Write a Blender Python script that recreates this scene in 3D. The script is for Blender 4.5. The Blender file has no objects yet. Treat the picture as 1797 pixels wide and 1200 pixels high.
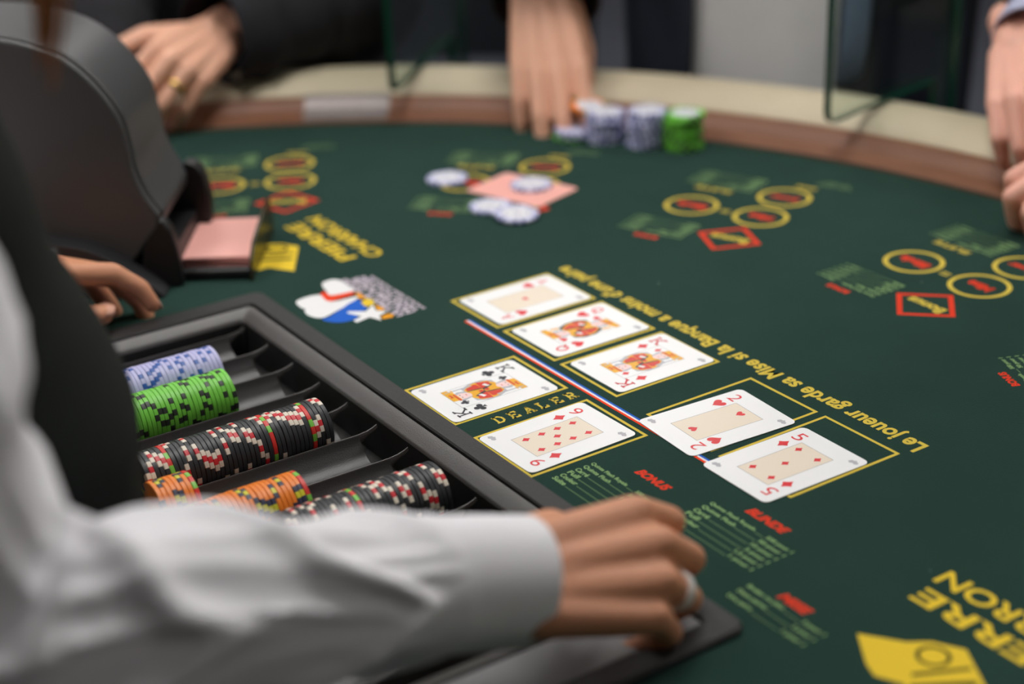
import bpy, bmesh, math, random
from mathutils import Vector, Matrix, noise

# ------------------------------------------------------------------ camera, light, exposure
MM = 0.001
TZ = 0.78                      # height of the table top above the floor (m); tables coordinates below are in mm from it
scene = bpy.context.scene
COL = scene.collection

def setup_view():
    cam = bpy.data.cameras.new('camera')
    cam.sensor_fit = 'HORIZONTAL'; cam.sensor_width = 36.0
    cam.lens = 2911.48 / 1797 * 36.0
    cam.clip_start = 0.02; cam.clip_end = 60
    cam.dof.use_dof = True
    cam.dof.focus_distance = 1.125
    cam.dof.aperture_fstop = 2.7
    cam.dof.aperture_blades = 9
    o = bpy.data.objects.new('camera', cam); COL.objects.link(o)
    r = Vector((0.8312827, -0.55464124, -0.03663573)); d = Vector((-0.25611184, -0.32369034, -0.91084098)); f = Vector((0.49333133, 0.76654919, -0.41112837))
    m = Matrix((r, -d, -f)).transposed().to_4x4()
    m.translation = Vector((-0.62718889, -1.064143762, 0.518261257 + TZ))
    o.matrix_world = m
    scene.camera = o
    w = bpy.data.worlds.new('world'); scene.world = w; w.use_nodes = True
    w.node_tree.nodes['Background'].inputs[0].default_value = (0.75, 0.82, 0.95, 1)
    w.node_tree.nodes['Background'].inputs[1].default_value = 0.02
    vs = scene.view_settings
    vs.view_transform = 'Standard'; vs.look = 'None'; vs.gamma = 1.0; vs.use_curve_mapping = False
    vs.exposure = 0.0
LAMP_STRENGTH = 12.8
# ceiling lamps: x, y (mm), size x, size y (mm)
LAMPS = [(x, y, 800, 800) for x in (-1750, 250, 2250) for y in (150, 2300)] + [(2250, -2000, 800, 800)]
setup_view()
random.seed(7)

# ------------------------------------------------------------------ materials
MATS = {}
def srgb(r, g, b):
    def c(v):
        v /= 255.0
        return v / 12.92 if v <= 0.04045 else ((v + 0.055) / 1.055) ** 2.4
    return (c(r), c(g), c(b), 1)
def mat(name, col, rough=0.5, metal=0.0, spec=0.5, noise_scale=0, noise_amt=0.0, bump=0.0, bump_scale=200, sheen=0.0, sss=0.0, coat=0.0):
    if name in MATS: return MATS[name]
    m = bpy.data.materials.new(name); m.use_nodes = True
    nt = m.node_tree; p = nt.nodes['Principled BSDF']
    p.inputs['Base Color'].default_value = col
    p.inputs['Roughness'].default_value = rough
    p.inputs['Metallic'].default_value = metal
    p.inputs['Specular IOR Level'].default_value = spec
    if sheen: p.inputs['Sheen Weight'].default_value = sheen; p.inputs['Sheen Roughness'].default_value = 0.5
    if coat: p.inputs['Coat Weight'].default_value = coat; p.inputs['Coat Roughness'].default_value = 0.15
    if sss:
        p.inputs['Subsurface Weight'].default_value = sss
        p.inputs['Subsurface Radius'].default_value = (0.008, 0.003, 0.0015)
        p.inputs['Subsurface Scale'].default_value = 1.0
    if noise_scale or bump:
        tc = nt.nodes.new('ShaderNodeTexCoord')
    if noise_scale:
        n = nt.nodes.new('ShaderNodeTexNoise'); n.inputs['Scale'].default_value = noise_scale; n.inputs['Detail'].default_value = 4
        nt.links.new(tc.outputs['Object'], n.inputs['Vector'])
        r = nt.nodes.new('ShaderNodeMixRGB'); r.blend_type = 'MIX'
        r.inputs[1].default_value = tuple(max(0, c * (1 - noise_amt)) for c in col[:3]) + (1,)
        r.inputs[2].default_value = tuple(min(1, c * (1 + noise_amt)) for c in col[:3]) + (1,)
        nt.links.new(n.outputs['Fac'], r.inputs[0]); nt.links.new(r.outputs[0], p.inputs['Base Color'])
    if bump:
        n2 = nt.nodes.new('ShaderNodeTexNoise'); n2.inputs['Scale'].default_value = bump_scale; n2.inputs['Detail'].default_value = 2
        nt.links.new(tc.outputs['Object'], n2.inputs['Vector'])
        b = nt.nodes.new('ShaderNodeBump'); b.inputs['Strength'].default_value = bump; b.inputs['Distance'].default_value = 0.001
        nt.links.new(n2.outputs['Fac'], b.inputs['Height']); nt.links.new(b.outputs[0], p.inputs['Normal'])
    MATS[name] = m
    return m

def felt_mat():
    m = mat('felt', srgb(36, 60, 53), 0.95, spec=0.06, noise_scale=14, noise_amt=0.14, bump=0.5, bump_scale=900, sheen=0.02)
    nt = m.node_tree; p = nt.nodes['Principled BSDF']
    tc = [n for n in nt.nodes if n.type == 'TEX_COORD'][0]
    v = nt.nodes.new('ShaderNodeTexVoronoi'); v.inputs['Scale'].default_value = 28
    nt.links.new(tc.outputs['Object'], v.inputs['Vector'])
    lt = nt.nodes.new('ShaderNodeMath'); lt.operation = 'LESS_THAN'; lt.inputs[1].default_value = 0.016
    nt.links.new(v.outputs['Distance'], lt.inputs[0])
    mx = nt.nodes.new('ShaderNodeMixRGB'); mx.inputs[2].default_value = srgb(150, 170, 165)
    old = p.inputs['Base Color'].links[0].from_socket
    nt.links.new(lt.outputs[0], mx.inputs[0]); nt.links.new(old, mx.inputs[1]); nt.links.new(mx.outputs[0], p.inputs['Base Color'])
    return m
def wood_mat(name, c1, c2, scale=6):
    m = mat(name, c1, 0.42, spec=0.4); nt = m.node_tree; p = nt.nodes['Principled BSDF']
    tc = nt.nodes.new('ShaderNodeTexCoord'); n = nt.nodes.new('ShaderNodeTexNoise')
    mp = nt.nodes.new('ShaderNodeMapping'); mp.inputs['Scale'].default_value = (3, 3, 60)
    nt.links.new(tc.outputs['Object'], mp.inputs[0]); nt.links.new(mp.outputs[0], n.inputs['Vector']); n.inputs['Scale'].default_value = scale
    r = nt.nodes.new('ShaderNodeMixRGB'); r.inputs[1].default_value = c1; r.inputs[2].default_value = c2
    nt.links.new(n.outputs['Fac'], r.inputs[0]); nt.links.new(r.outputs[0], p.inputs['Base Color'])
    return m
def glass_mat():
    m = bpy.data.materials.new('clear_acrylic'); m.use_nodes = True; nt = m.node_tree
    for n in list(nt.nodes):
        if n.type != 'OUTPUT_MATERIAL': nt.nodes.remove(n)
    out = [n for n in nt.nodes if n.type == 'OUTPUT_MATERIAL'][0]
    t = nt.nodes.new('ShaderNodeBsdfTransparent'); t.inputs[0].default_value = (0.93, 0.98, 0.96, 1)
    g = nt.nodes.new('ShaderNodeBsdfGlossy'); g.inputs['Roughness'].default_value = 0.03
    fr = nt.nodes.new('ShaderNodeFresnel'); fr.inputs[0].default_value = 1.45
    sc = nt.nodes.new('ShaderNodeMath'); sc.operation = 'MULTIPLY'; sc.inputs[1].default_value = 0.35
    mx = nt.nodes.new('ShaderNodeMixShader')
    nt.links.new(fr.outputs[0], sc.inputs[0]); nt.links.new(sc.outputs[0], mx.inputs[0]); nt.links.new(t.outputs[0], mx.inputs[1]); nt.links.new(g.outputs[0], mx.inputs[2]); nt.links.new(mx.outputs[0], out.inputs[0])
    return m

FELT = felt_mat()
YEL = mat('print_yellow', srgb(206, 182, 70), 0.8, spec=0.2, bump=0.2, bump_scale=900)
GOLD = mat('print_gold_yellow', srgb(222, 190, 48), 0.8, spec=0.2, bump=0.2, bump_scale=900)
RED = mat('print_red', srgb(214, 56, 28), 0.8, spec=0.2)
PGREEN = mat('print_green', srgb(138, 172, 112), 0.8, spec=0.2)
PWHITE = mat('print_white', srgb(225, 225, 226), 0.8, spec=0.2)
PLILAC = mat('print_lilac', srgb(190, 178, 190), 0.8, spec=0.2)
PBLUE = mat('print_blue', srgb(28, 92, 190), 0.8, spec=0.2)
PORANGE = mat('print_orange', srgb(225, 150, 20), 0.8, spec=0.2)
PREDB = mat('print_bright_red', srgb(225, 62, 20), 0.8, spec=0.2)
PDARK = mat('print_dark', srgb(48, 60, 34), 0.9, spec=0.1)
CREAM = mat('cream_leatherette', srgb(196, 184, 158), 0.5, spec=0.35, noise_scale=30, noise_amt=0.04, bump=0.15, bump_scale=400)
WOOD = wood_mat('brown_wood', srgb(140, 96, 72), srgb(100, 60, 40))
STEEL = mat('grey_metal', srgb(150, 140, 138), 0.45, metal=0.6)
BPLAS = mat('black_pebbled_plastic', srgb(35, 34, 34), 0.5, spec=0.45, bump=0.5, bump_scale=1400)
GPLAS = mat('dark_grey_plastic', srgb(78, 76, 75), 0.36, spec=0.5, bump=0.25, bump_scale=1400)
TPLAS = mat('tray_trough_plastic', srgb(50, 49, 49), 0.3, spec=0.5, bump=0.2, bump_scale=1600)
SHELL = mat('shoe_shell_plastic', srgb(66, 67, 68), 0.42, spec=0.5, bump=0.06, bump_scale=1800)
SHELLD = mat('shoe_black_plastic', srgb(20, 20, 21), 0.45, spec=0.45)
SMOKE = mat('smoked_plastic', srgb(46, 40, 18), 0.25, spec=0.5)
CARD = mat('card_white', srgb(234, 235, 236), 0.35, spec=0.35)
BEIGE = mat('card_beige', srgb(228, 216, 198), 0.4, spec=0.3)
CGREY = mat('card_grey_print', srgb(176, 176, 182), 0.5)
CLINE = mat('card_line', srgb(150, 148, 146), 0.5)
CRED = mat('card_red', srgb(214, 26, 38), 0.4)
CBLACK = mat('card_black', srgb(34, 34, 44), 0.4)
CYEL = mat('card_yellow', srgb(226, 166, 20), 0.4)
CORANGE = mat('card_orange_red', srgb(206, 48, 28), 0.4)
CSKIN = mat('card_pink', srgb(236, 206, 204), 0.4)
CHAIR = mat('card_hair_grey', srgb(176, 178, 186), 0.4)
PINK = mat('card_back_pink', srgb(240, 176, 166), 0.4, spec=0.35)
SKIN_A = mat('skin_dealer', srgb(206, 144, 110), 0.5, sss=0.12, noise_scale=40, noise_amt=0.08, bump=0.12, bump_scale=500)
SKIN_B = mat('skin_fair', srgb(232, 176, 148), 0.5, sss=0.12, noise_scale=40, noise_amt=0.07, bump=0.12, bump_scale=500)
SKIN_C = mat('skin_rosy', srgb(230, 170, 150), 0.5, sss=0.12, noise_scale=40, noise_amt=0.09, bump=0.12, bump_scale=500)
NAIL = mat('nail', srgb(226, 170, 146), 0.25)
SHIRT = mat('white_shirt_cloth', srgb(236, 235, 239), 0.85, spec=0.2, sheen=0.1, bump=0.2, bump_scale=1500)
VEST = mat('black_green_vest_cloth', srgb(22, 27, 24), 0.8, spec=0.2, bump=0.25, bump_scale=1200)
JACKET = mat('black_jacket_cloth', srgb(38, 37, 41), 0.8, spec=0.25, noise_scale=12, noise_amt=0.2)
NAVY = mat('navy_jacket_cloth', srgb(44, 48, 60), 0.8, spec=0.2, noise_scale=10, noise_amt=0.2)
CHARCOAL = mat('charcoal_sleeve_cloth', srgb(58, 55, 58), 0.85, spec=0.2, noise_scale=12, noise_amt=0.15)
GREYK = mat('grey_sweater_knit', srgb(214, 215, 216), 0.9, spec=0.1, noise_scale=30, noise_amt=0.06)
LBLUE = mat('light_blue_cloth', srgb(120, 138, 166), 0.85, spec=0.2)
OLIVE = mat('olive_cloth', srgb(112, 106, 88), 0.85, spec=0.2)
LILAC = mat('lilac_cuff_cloth', srgb(172, 172, 198), 0.8, spec=0.2)
TROUSER = mat('dark_trouser_cloth', srgb(28, 28, 32), 0.85, spec=0.2)
HAIR = mat('brown_hair', srgb(140, 88, 46), 0.5, spec=0.4)
HAIRD = mat('dark_hair', srgb(40, 30, 24), 0.5, spec=0.4)
SHOE = mat('shoe_leather', srgb(24, 22, 22), 0.4)
GOLDM = mat('gold_metal', srgb(224, 186, 110), 0.25, metal=1.0)
WRING = mat('white_ring', srgb(228, 226, 222), 0.25, spec=0.5)
PANE = glass_mat()
PEDGE = mat('green_glass_edge', srgb(14, 62, 48), 0.2, spec=0.5)
CARPET = mat('dark_carpet', srgb(72, 74, 82), 0.95, spec=0.1, noise_scale=8, noise_amt=0.35)
WALLM = mat('wall_paint', srgb(112, 108, 104), 0.9, spec=0.2, noise_scale=3, noise_amt=0.1)
CEILM = mat('pale_ceiling_paint', srgb(170, 168, 164), 0.9, spec=0.2)
STOOLM = mat('dark_slate_upholstery', srgb(40, 44, 50), 0.6, spec=0.3)
CLAMP = mat('black_clamp_metal', srgb(24, 24, 24), 0.4, metal=0.5)
def emis(name, col, s):
    m = bpy.data.materials.new(name); m.use_nodes = True; p = m.node_tree.nodes['Principled BSDF']
    p.inputs['Base Color'].default_value = (0.8, 0.8, 0.8, 1); p.inputs['Emission Color'].default_value = col; p.inputs['Emission Strength'].default_value = s
    return m
LAMPM = emis('lamp_diffuser', (1.0, 0.975, 0.945, 1), LAMP_STRENGTH)
CHIPM = {
    'lavender': mat('chip_lavender', srgb(182, 182, 222), 0.45),
    'green': mat('chip_green', srgb(114, 200, 66), 0.45),
    'black': mat('chip_black', srgb(40, 43, 47), 0.45),
    'orange': mat('chip_orange', srgb(238, 130, 26), 0.45),
    'red': mat('chip_red', srgb(214, 48, 40), 0.45),
    'yellow': mat('chip_yellow', srgb(222, 208, 70), 0.45)}
S_BLUE = mat('spot_blue', srgb(34, 84, 164), 0.45); S_BLK = mat('spot_black', srgb(30, 38, 30), 0.45); S_WHT = mat('spot_white', srgb(226, 216, 200), 0.45)
S_RED = mat('spot_red', srgb(206, 36, 46), 0.45); S_NAVY = mat('spot_navy', srgb(44, 48, 76), 0.45); S_YEL = mat('spot_yellow', srgb(206, 200, 36), 0.45); S_GRN = mat('spot_green', srgb(120, 196, 70), 0.45)
S_SLATE = mat('spot_slate_blue', srgb(82, 90, 158), 0.45)
INLAY = mat('chip_inlay', srgb(222, 222, 226), 0.4)

# ------------------------------------------------------------------ mesh helpers (all sizes in mm)
def link(o, parent=None, loc=None, rot=None):
    COL.objects.link(o)
    if parent is not None: o.parent = parent
    if loc is not None: o.location = Vector(loc) * MM
    if parent is None: o.location.z += TZ
    if rot is not None: o.rotation_euler = rot
    return o
def tag(o, label=None, cat=None, group=None, kind=None):
    if label: o['label'] = label
    if cat: o['category'] = cat
    if group: o['group'] = group
    if kind: o['kind'] = kind
    return o
def empty(name, loc, label, cat, group=None, rot=None):
    o = bpy.data.objects.new(name, None); o.empty_display_size = 0.02
    link(o, None, loc, rot); return tag(o, label, cat, group)
class MB:
    def __init__(s): s.v = []; s.f = []; s.m = []
    def add(s, vs, fs, mi=0):
        b = len(s.v); s.v += [tuple(v) for v in vs]; s.f += [tuple(b + i for i in f) for f in fs]; s.m += [mi] * len(fs); return s
    def box(s, a, b, mi=0):
        x0, y0, z0 = a; x1, y1, z1 = b
        return s.add([(x0,y0,z0),(x1,y0,z0),(x1,y1,z0),(x0,y1,z0),(x0,y0,z1),(x1,y0,z1),(x1,y1,z1),(x0,y1,z1)],
                     [(0,3,2,1),(4,5,6,7),(0,1,5,4),(1,2,6,5),(2,3,7,6),(3,0,4,7)], mi)
    def poly(s, pts, z=0.0, mi=0):
        return s.add([(p[0], p[1], z) for p in pts], [tuple(range(len(pts)))], mi)
    def prism(s, pts, z0, z1, mi=0, fn=None, side_mi=None):
        n = len(pts); fn = fn or (lambda a, b, c: (a, b, c))
        vs = [fn(p[0], p[1], z0) for p in pts] + [fn(p[0], p[1], z1) for p in pts]
        s.add(vs, [tuple(range(n - 1, -1, -1)), tuple(range(n, 2 * n))], mi)
        b = len(s.v) - 2 * n
        fs = [(b + i, b + (i + 1) % n, b + n + (i + 1) % n, b + n + i) for i in range(n)]
        s.f += fs; s.m += [mi if side_mi is None else side_mi] * n
        return s
    def loft(s, rings, closed=True, caps=True, mi=0):
        n = len(rings[0]); vs = [p for r in rings for p in r]; fs = []
        for i in range(len(rings) - 1):
            for j in range(n if closed else n - 1):
                k = (j + 1) % n
                fs.append((i*n + j, i*n + k, (i+1)*n + k, (i+1)*n + j))
        if caps and closed:
            fs.append(tuple(range(n - 1, -1, -1))); fs.append(tuple((len(rings)-1)*n + j for j in range(n)))
        return s.add(vs, fs, mi)
    def tube(s, pts, r, n=8, mi=0):
        rings = []
        for i, p in enumerate(pts):
            p = Vector(p); a = Vector(pts[max(0, i-1)]); b = Vector(pts[min(len(pts)-1, i+1)])
            t = (b - a).normalized(); u = t.orthogonal().normalized() if i == 0 else (u - t * u.dot(t)).normalized(); w = t.cross(u)
            rr = r[i] if isinstance(r, (list, tuple)) else r
            rings.append([tuple(p + u * (rr * math.cos(2*math.pi*k/n)) + w * (rr * math.sin(2*math.pi*k/n))) for k in range(n)])
        return s.loft(rings, mi=mi)
    def lathe(s, prof, n=40, mi=0, axis='z'):
        rings = []
        for r, z in prof:
            rings.append([(r*math.cos(2*math.pi*k/n), r*math.sin(2*math.pi*k/n), z) if axis == 'z' else (z, r*math.cos(2*math.pi*k/n), r*math.sin(2*math.pi*k/n)) for k in range(n)])
        return s.loft(rings, mi=mi)
    def mesh(s, name, mats, smooth=False, angle=35):
        me = bpy.data.meshes.new(name); me.from_pydata([(v[0]*MM, v[1]*MM, v[2]*MM) for v in s.v], [], s.f)
        for m in (mats if isinstance(mats, (list, tuple)) else [mats]): me.materials.append(m)
        me.polygons.foreach_set('material_index', s.m)
        bm = bmesh.new(); bm.from_mesh(me); bmesh.ops.recalc_face_normals(bm, faces=bm.faces); bm.to_mesh(me); bm.free()
        if smooth:
            me.polygons.foreach_set('use_smooth', [True] * len(me.polygons))
            me.set_sharp_from_angle(angle=math.radians(angle))
        me.update(); return me
    def build(s, name, mats, parent=None, loc=None, rot=None, smooth=False, bevel=0, seg=2, angle=35):
        o = bpy.data.objects.new(name, s.mesh(name, mats, smooth or bool(bevel), angle)); link(o, parent, loc, rot)
        if bevel:
            b = o.modifiers.new('bevel', 'BEVEL'); b.width = bevel * MM; b.segments = seg; b.limit_method = 'ANGLE'; b.angle_limit = math.radians(40); b.harden_normals = False
        return o
def smooth_closed(pts, k=6):
    n = len(pts); out = []
    for i in range(n):
        p0, p1, p2, p3 = pts[i-1], pts[i], pts[(i+1) % n], pts[(i+2) % n]
        for j in range(k):
            t = j / k
            out.append(tuple(0.5*((2*p1[c]) + (-p0[c]+p2[c])*t + (2*p0[c]-5*p1[c]+4*p2[c]-p3[c])*t*t + (-p0[c]+3*p1[c]-3*p2[c]+p3[c])*t**3) for c in range(len(p1))))
    return out
def smooth_open(pts, k=8):
    out = []
    n = len(pts)
    for i in range(n - 1):
        p0, p1, p2, p3 = pts[max(0, i-1)], pts[i], pts[i+1], pts[min(n-1, i+2)]
        for j in range(k):
            t = j / k
            out.append(tuple(0.5*((2*p1[c]) + (-p0[c]+p2[c])*t + (2*p0[c]-5*p1[c]+4*p2[c]-p3[c])*t*t + (-p0[c]+3*p1[c]-3*p2[c]+p3[c])*t**3) for c in range(len(p1))))
    out.append(tuple(pts[-1])); return out
def circ(cx, cy, r, n=40, r2=None, a0=0): return [(cx + r*math.cos(a0 + 2*math.pi*i/n), cy + (r2 or r)*math.sin(a0 + 2*math.pi*i/n)) for i in range(n)]
def ring_mesh(mb, cx, cy, ro, ri, z, n=48, mi=0):
    vs = [(x, y, z) for x, y in circ(cx, cy, ro, n)] + [(x, y, z) for x, y in circ(cx, cy, ri, n)]
    mb.add(vs, [(i, (i+1) % n, n + (i+1) % n, n + i) for i in range(n)], mi)
def frame_mesh(mb, pts, w, z, mi=0):
    # closed outline band of width w inside a convex polygon
    n = len(pts); ins = []
    for i in range(n):
        p0, p, p1 = Vector(pts[i-1]), Vector(pts[i]), Vector(pts[(i+1) % n])
        d0 = (p - p0).normalized(); d1 = (p1 - p).normalized()
        area = sum(pts[k-1][0]*pts[k][1] - pts[k][0]*pts[k-1][1] for k in range(n))
        sgn = 1 if area > 0 else -1
        n0 = Vector((-d0.y, d0.x)) * sgn; n1 = Vector((-d1.y, d1.x)) * sgn
        m = (n0 + n1).normalized(); ins.append(p + m * (w / max(0.2, m.dot(n0))))
    vs = [(p[0], p[1], z) for p in pts] + [(p[0], p[1], z) for p in ins]
    mb.add(vs, [(i, (i+1) % n, n + (i+1) % n, n + i) for i in range(n)], mi)

# text: mesh of lettering fitted into a box, reading direction angle in degrees
def text_geo(body, bold=0.0, space=1.0):
    cu = bpy.data.curves.new('lettering', 'FONT'); cu.body = body; cu.offset = bold; cu.space_character = space; cu.resolution_u = 3; cu.fill_mode = 'FRONT'
    o = bpy.data.objects.new('lettering_source', cu); COL.objects.link(o)
    dg = bpy.context.evaluated_depsgraph_get(); me = bpy.data.meshes.new_from_object(o.evaluated_get(dg))
    vs = [tuple(v.co) for v in me.vertices]; fs = [tuple(p.vertices) for p in me.polygons]
    bpy.data.objects.remove(o); bpy.data.curves.remove(cu); bpy.data.meshes.remove(me)
    return vs, fs
TEXT_CACHE = {}
def add_text(mb, body, cx, cy, w, h, ang=0.0, z=0.15, bold=0.0, space=1.0, mi=0, halign=0.5, shear=0.0):
    key = (body, bold, space)
    if key not in TEXT_CACHE: TEXT_CACHE[key] = text_geo(body, bold, space)
    vs, fs = TEXT_CACHE[key]
    x0 = min(v[0] for v in vs); x1 = max(v[0] for v in vs); y0 = min(v[1] for v in vs); y1 = max(v[1] for v in vs)
    if w is None: w = (x1-x0) * h / (y1-y0)
    c, s = math.cos(math.radians(ang)), math.sin(math.radians(ang)); out = []
    for v in vs:
        a = ((v[0]-x0)/(x1-x0) - halign) * w; b = ((v[1]-y0)/(y1-y0) - 0.5) * h
        a += shear * b
        out.append((cx + a*c - b*s, cy + a*s + b*c, z))
    mb.add(out, fs, mi)

def rot2(x, y, deg):
    c, s = math.cos(math.radians(deg)), math.sin(math.radians(deg)); return (x*c - y*s, x*s + y*c)
def ordinal(n):
    a = 'first second third fourth fifth sixth seventh eighth ninth tenth eleventh twelfth thirteenth fourteenth fifteenth sixteenth seventeenth eighteenth nineteenth'.split()
    if n <= 19: return a[n-1]
    t = {2: 'twent', 3: 'thirt', 4: 'fort', 5: 'fift'}[n // 10]
    return t + 'ieth' if n % 10 == 0 else t + 'y-' + a[n % 10 - 1]

# ------------------------------------------------------------------ the room
FZ = -780.0
RX0, RX1, RY0, RY1, CZ = -2600, 4200, -3000, 4600, 2000
def struct(name, mb, m): return tag(mb.build(name, m), kind='structure')
struct('floor', MB().box((RX0, RY0, FZ-60), (RX1, RY1, FZ)), CARPET)
struct('ceiling', MB().box((RX0, RY0, CZ), (RX1, RY1, CZ+80)), CEILM)
struct('wall_back', MB().box((RX0, RY1, FZ), (RX1, RY1+80, CZ)), WALLM)
struct('wall_front', MB().box((RX0, RY0-80, FZ), (RX1, RY0, CZ)), WALLM)
struct('wall_left', MB().box((RX0-80, RY0-80, FZ), (RX0, RY1+80, CZ)), WALLM)
struct('wall_right', MB().box((RX1, RY0-80, FZ), (RX1+80, RY1+80, CZ)), WALLM)
WHERE = ['behind the dealer', 'behind the dealer by the far wall', 'over the felt', 'over the middle by the far wall', 'behind the players', 'in the far corner behind the players', 'over the front corner of the room']
for i, (x, y, sx, sy) in enumerate(LAMPS):
    t = empty('ceiling_lamp', (x, y, CZ-40), 'square white ceiling lamp panel ' + WHERE[i], 'lamp', 'ceiling lamp panels')
    fr = MB(); w = 25
    fr.box((-sx/2-w, -sy/2-w, -5), (-sx/2, sy/2+w, 40)).box((sx/2, -sy/2-w, -5), (sx/2+w, sy/2+w, 40)).box((-sx/2, -sy/2-w, -5), (sx/2, -sy/2, 40)).box((-sx/2, sy/2, -5), (sx/2, sy/2+w, 40))
    fr.build('lamp_frame', STEEL, t)
    MB().box((-sx/2, -sy/2, 0), (sx/2, sy/2, 12)).build('diffuser', LAMPM, t)

# ------------------------------------------------------------------ the gaming table
TCX, TCY, TR = -345.0, -203.0, 868.0         # centre and radius of the felt arc
EDGE_X = -352.0                              # straight dealer edge
table = empty('card_table', (0, 0, -780), 'dark green felt casino card table with cream padded rail and brown wood track', 'table')
def P(o): o.location.z += 780*MM; return o   # parts are modelled relative to the table top
def arc_pts(r, n=72, span=96): return [(TCX + r*math.cos(math.radians(a)), TCY + r*math.sin(math.radians(a))) for a in [span - 2*span*i/n for i in range(n+1)]]
def half_disc(r):
    pts = []
    n = 96
    for i in range(n+1):
        a = math.pi/2 - math.pi*i/n
        pts.append((max(EDGE_X, TCX + r*math.cos(a)), TCY + r*math.sin(a)))
    return [(EDGE_X, TCY + r)] + pts + [(EDGE_X, TCY - r)]
TRX0, TRX1, TRY0, TRY1 = -352.0, -117.0, -494.0, 106.0     # opening for the chip tray
outer = half_disc(TR + 4)
# felt top with a rectangular opening for the tray
def felt_mesh():
    bm = bmesh.new()
    hole = [(TRX0, TRY1-4), (TRX1-6, TRY1-4), (TRX1-6, TRY0+4), (TRX0, TRY0+4)]
    # outline runs around the arc and then in around the tray notch on the dealer side
    pts = [(EDGE_X, TCY + TR + 4)] + outer[1:-1] + [(EDGE_X, TCY - TR - 4), (EDGE_X, TRY0+4), (TRX1-6, TRY0+4), (TRX1-6, TRY1-4), (EDGE_X, TRY1-4)]
    clean = []
    for p in pts:
        if not clean or (abs(p[0]-clean[-1][0]) + abs(p[1]-clean[-1][1])) > 0.01: clean.append(p)
    return clean
felt_pts = felt_mesh()
mb = MB(); mb.prism(felt_pts, -25, 0)
felt = P(mb.build('felt_top', FELT, table))
def sweep(profile, r0, n=80, span=90):
    rings = []
    for i in range(n+1):
        a = math.radians(span - 2*span*i/n)
        rings.append([(TCX + (r0+dr)*math.cos(a), TCY + (r0+dr)*math.sin(a), z) for dr, z in profile])
    return rings
mb = MB(); mb.loft(sweep([(0, -25), (0, 2.5), (4, 5), (14, 6), (24, 11), (30, 17), (36, 20), (42, 20), (42, -25)], TR))
P(mb.build('wood_track', WOOD, table, smooth=True))
def arc_plate(a0, a1, prof, n=10):
    rings = []
    for i in range(n+1):
        a = math.radians(a0 + (a1-a0)*i/n); rings.append([(TCX + (TR+dr)*math.cos(a), TCY + (TR+dr)*math.sin(a), z) for dr, z in prof])
    m = MB(); m.loft(rings); return m
PLP = [(1.5, 1), (2, 5), (14, 8.5), (24, 13.5), (30, 19.5), (36, 22.5), (39, 22.5), (39, 1)]
P(arc_plate(50.5, 56.5, PLP).build('grey_track_plate', STEEL, table, smooth=True))
arm = [(38 + 52 - 54*math.cos(math.radians(t)), 4 + 33*math.sin(math.radians(t))) for t in range(-70, 251, 16)]
mb = MB(); mb.loft(sweep(arm, TR, 90))
P(mb.build('padded_rail', CREAM, table, smooth=True))
mb = MB(); mb.loft(sweep([(40, -30), (120, -30), (112, -62), (60, -62)], TR))
P(mb.build('apron', WOOD, table))
mb = MB(); mb.prism([(EDGE_X, TCY+TR+40), (EDGE_X+18, TCY+TR+40), (EDGE_X+18, TCY-TR-40), (EDGE_X, TCY-TR-40)], -120, -26)
P(mb.build('dealer_apron', WOOD, table))
mb = MB(); mb.loft([circ3 for circ3 in [[(x, y, z) for x, y in circ(120, TCY, r, 32)] for r, z in ((300, -780), (300, -750), (120, -720), (110, -300), (160, -120), (200, -60), (200, -26))]])
P(mb.build('pedestal', WOOD, table, smooth=True))

# --- printed layout on the felt
PZ = 0.12
def print_part(name, mb, mats, label=None, bevel=0):
    o = mb.build(name, mats, felt)
    if label: o['label'] = label
    return o
# card boxes
BX = [0.0, 76.7, 152.9, 255.9, 332.3]
for v in BX:
    m = MB(); frame_mesh(m, [(0, -v), (95.2, -v), (95.2, -v-69.4), (0, -v-69.4)], 2.3, PZ); print_part('card_box_outline', m, YEL)
for v in (119.6, 212.0):
    m = MB(); frame_mesh(m, [(-113.5, -v), (-18, -v), (-18, -v-69.9), (-113.5, -v-69.9)], 2.3, PZ); print_part('card_box_outline', m, YEL)
m = MB()
for i, (a, b) in enumerate([(-13.0, -11.0), (-11.0, -9.4), (-9.4, -7.6)]): m.poly([(a, -42), (a, -358), (b, -358), (b, -42)][::-1], PZ, i)
print_part('tricolour_stripe', m, [PREDB, PWHITE, PBLUE], 'thin red, white and blue stripe')
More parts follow.
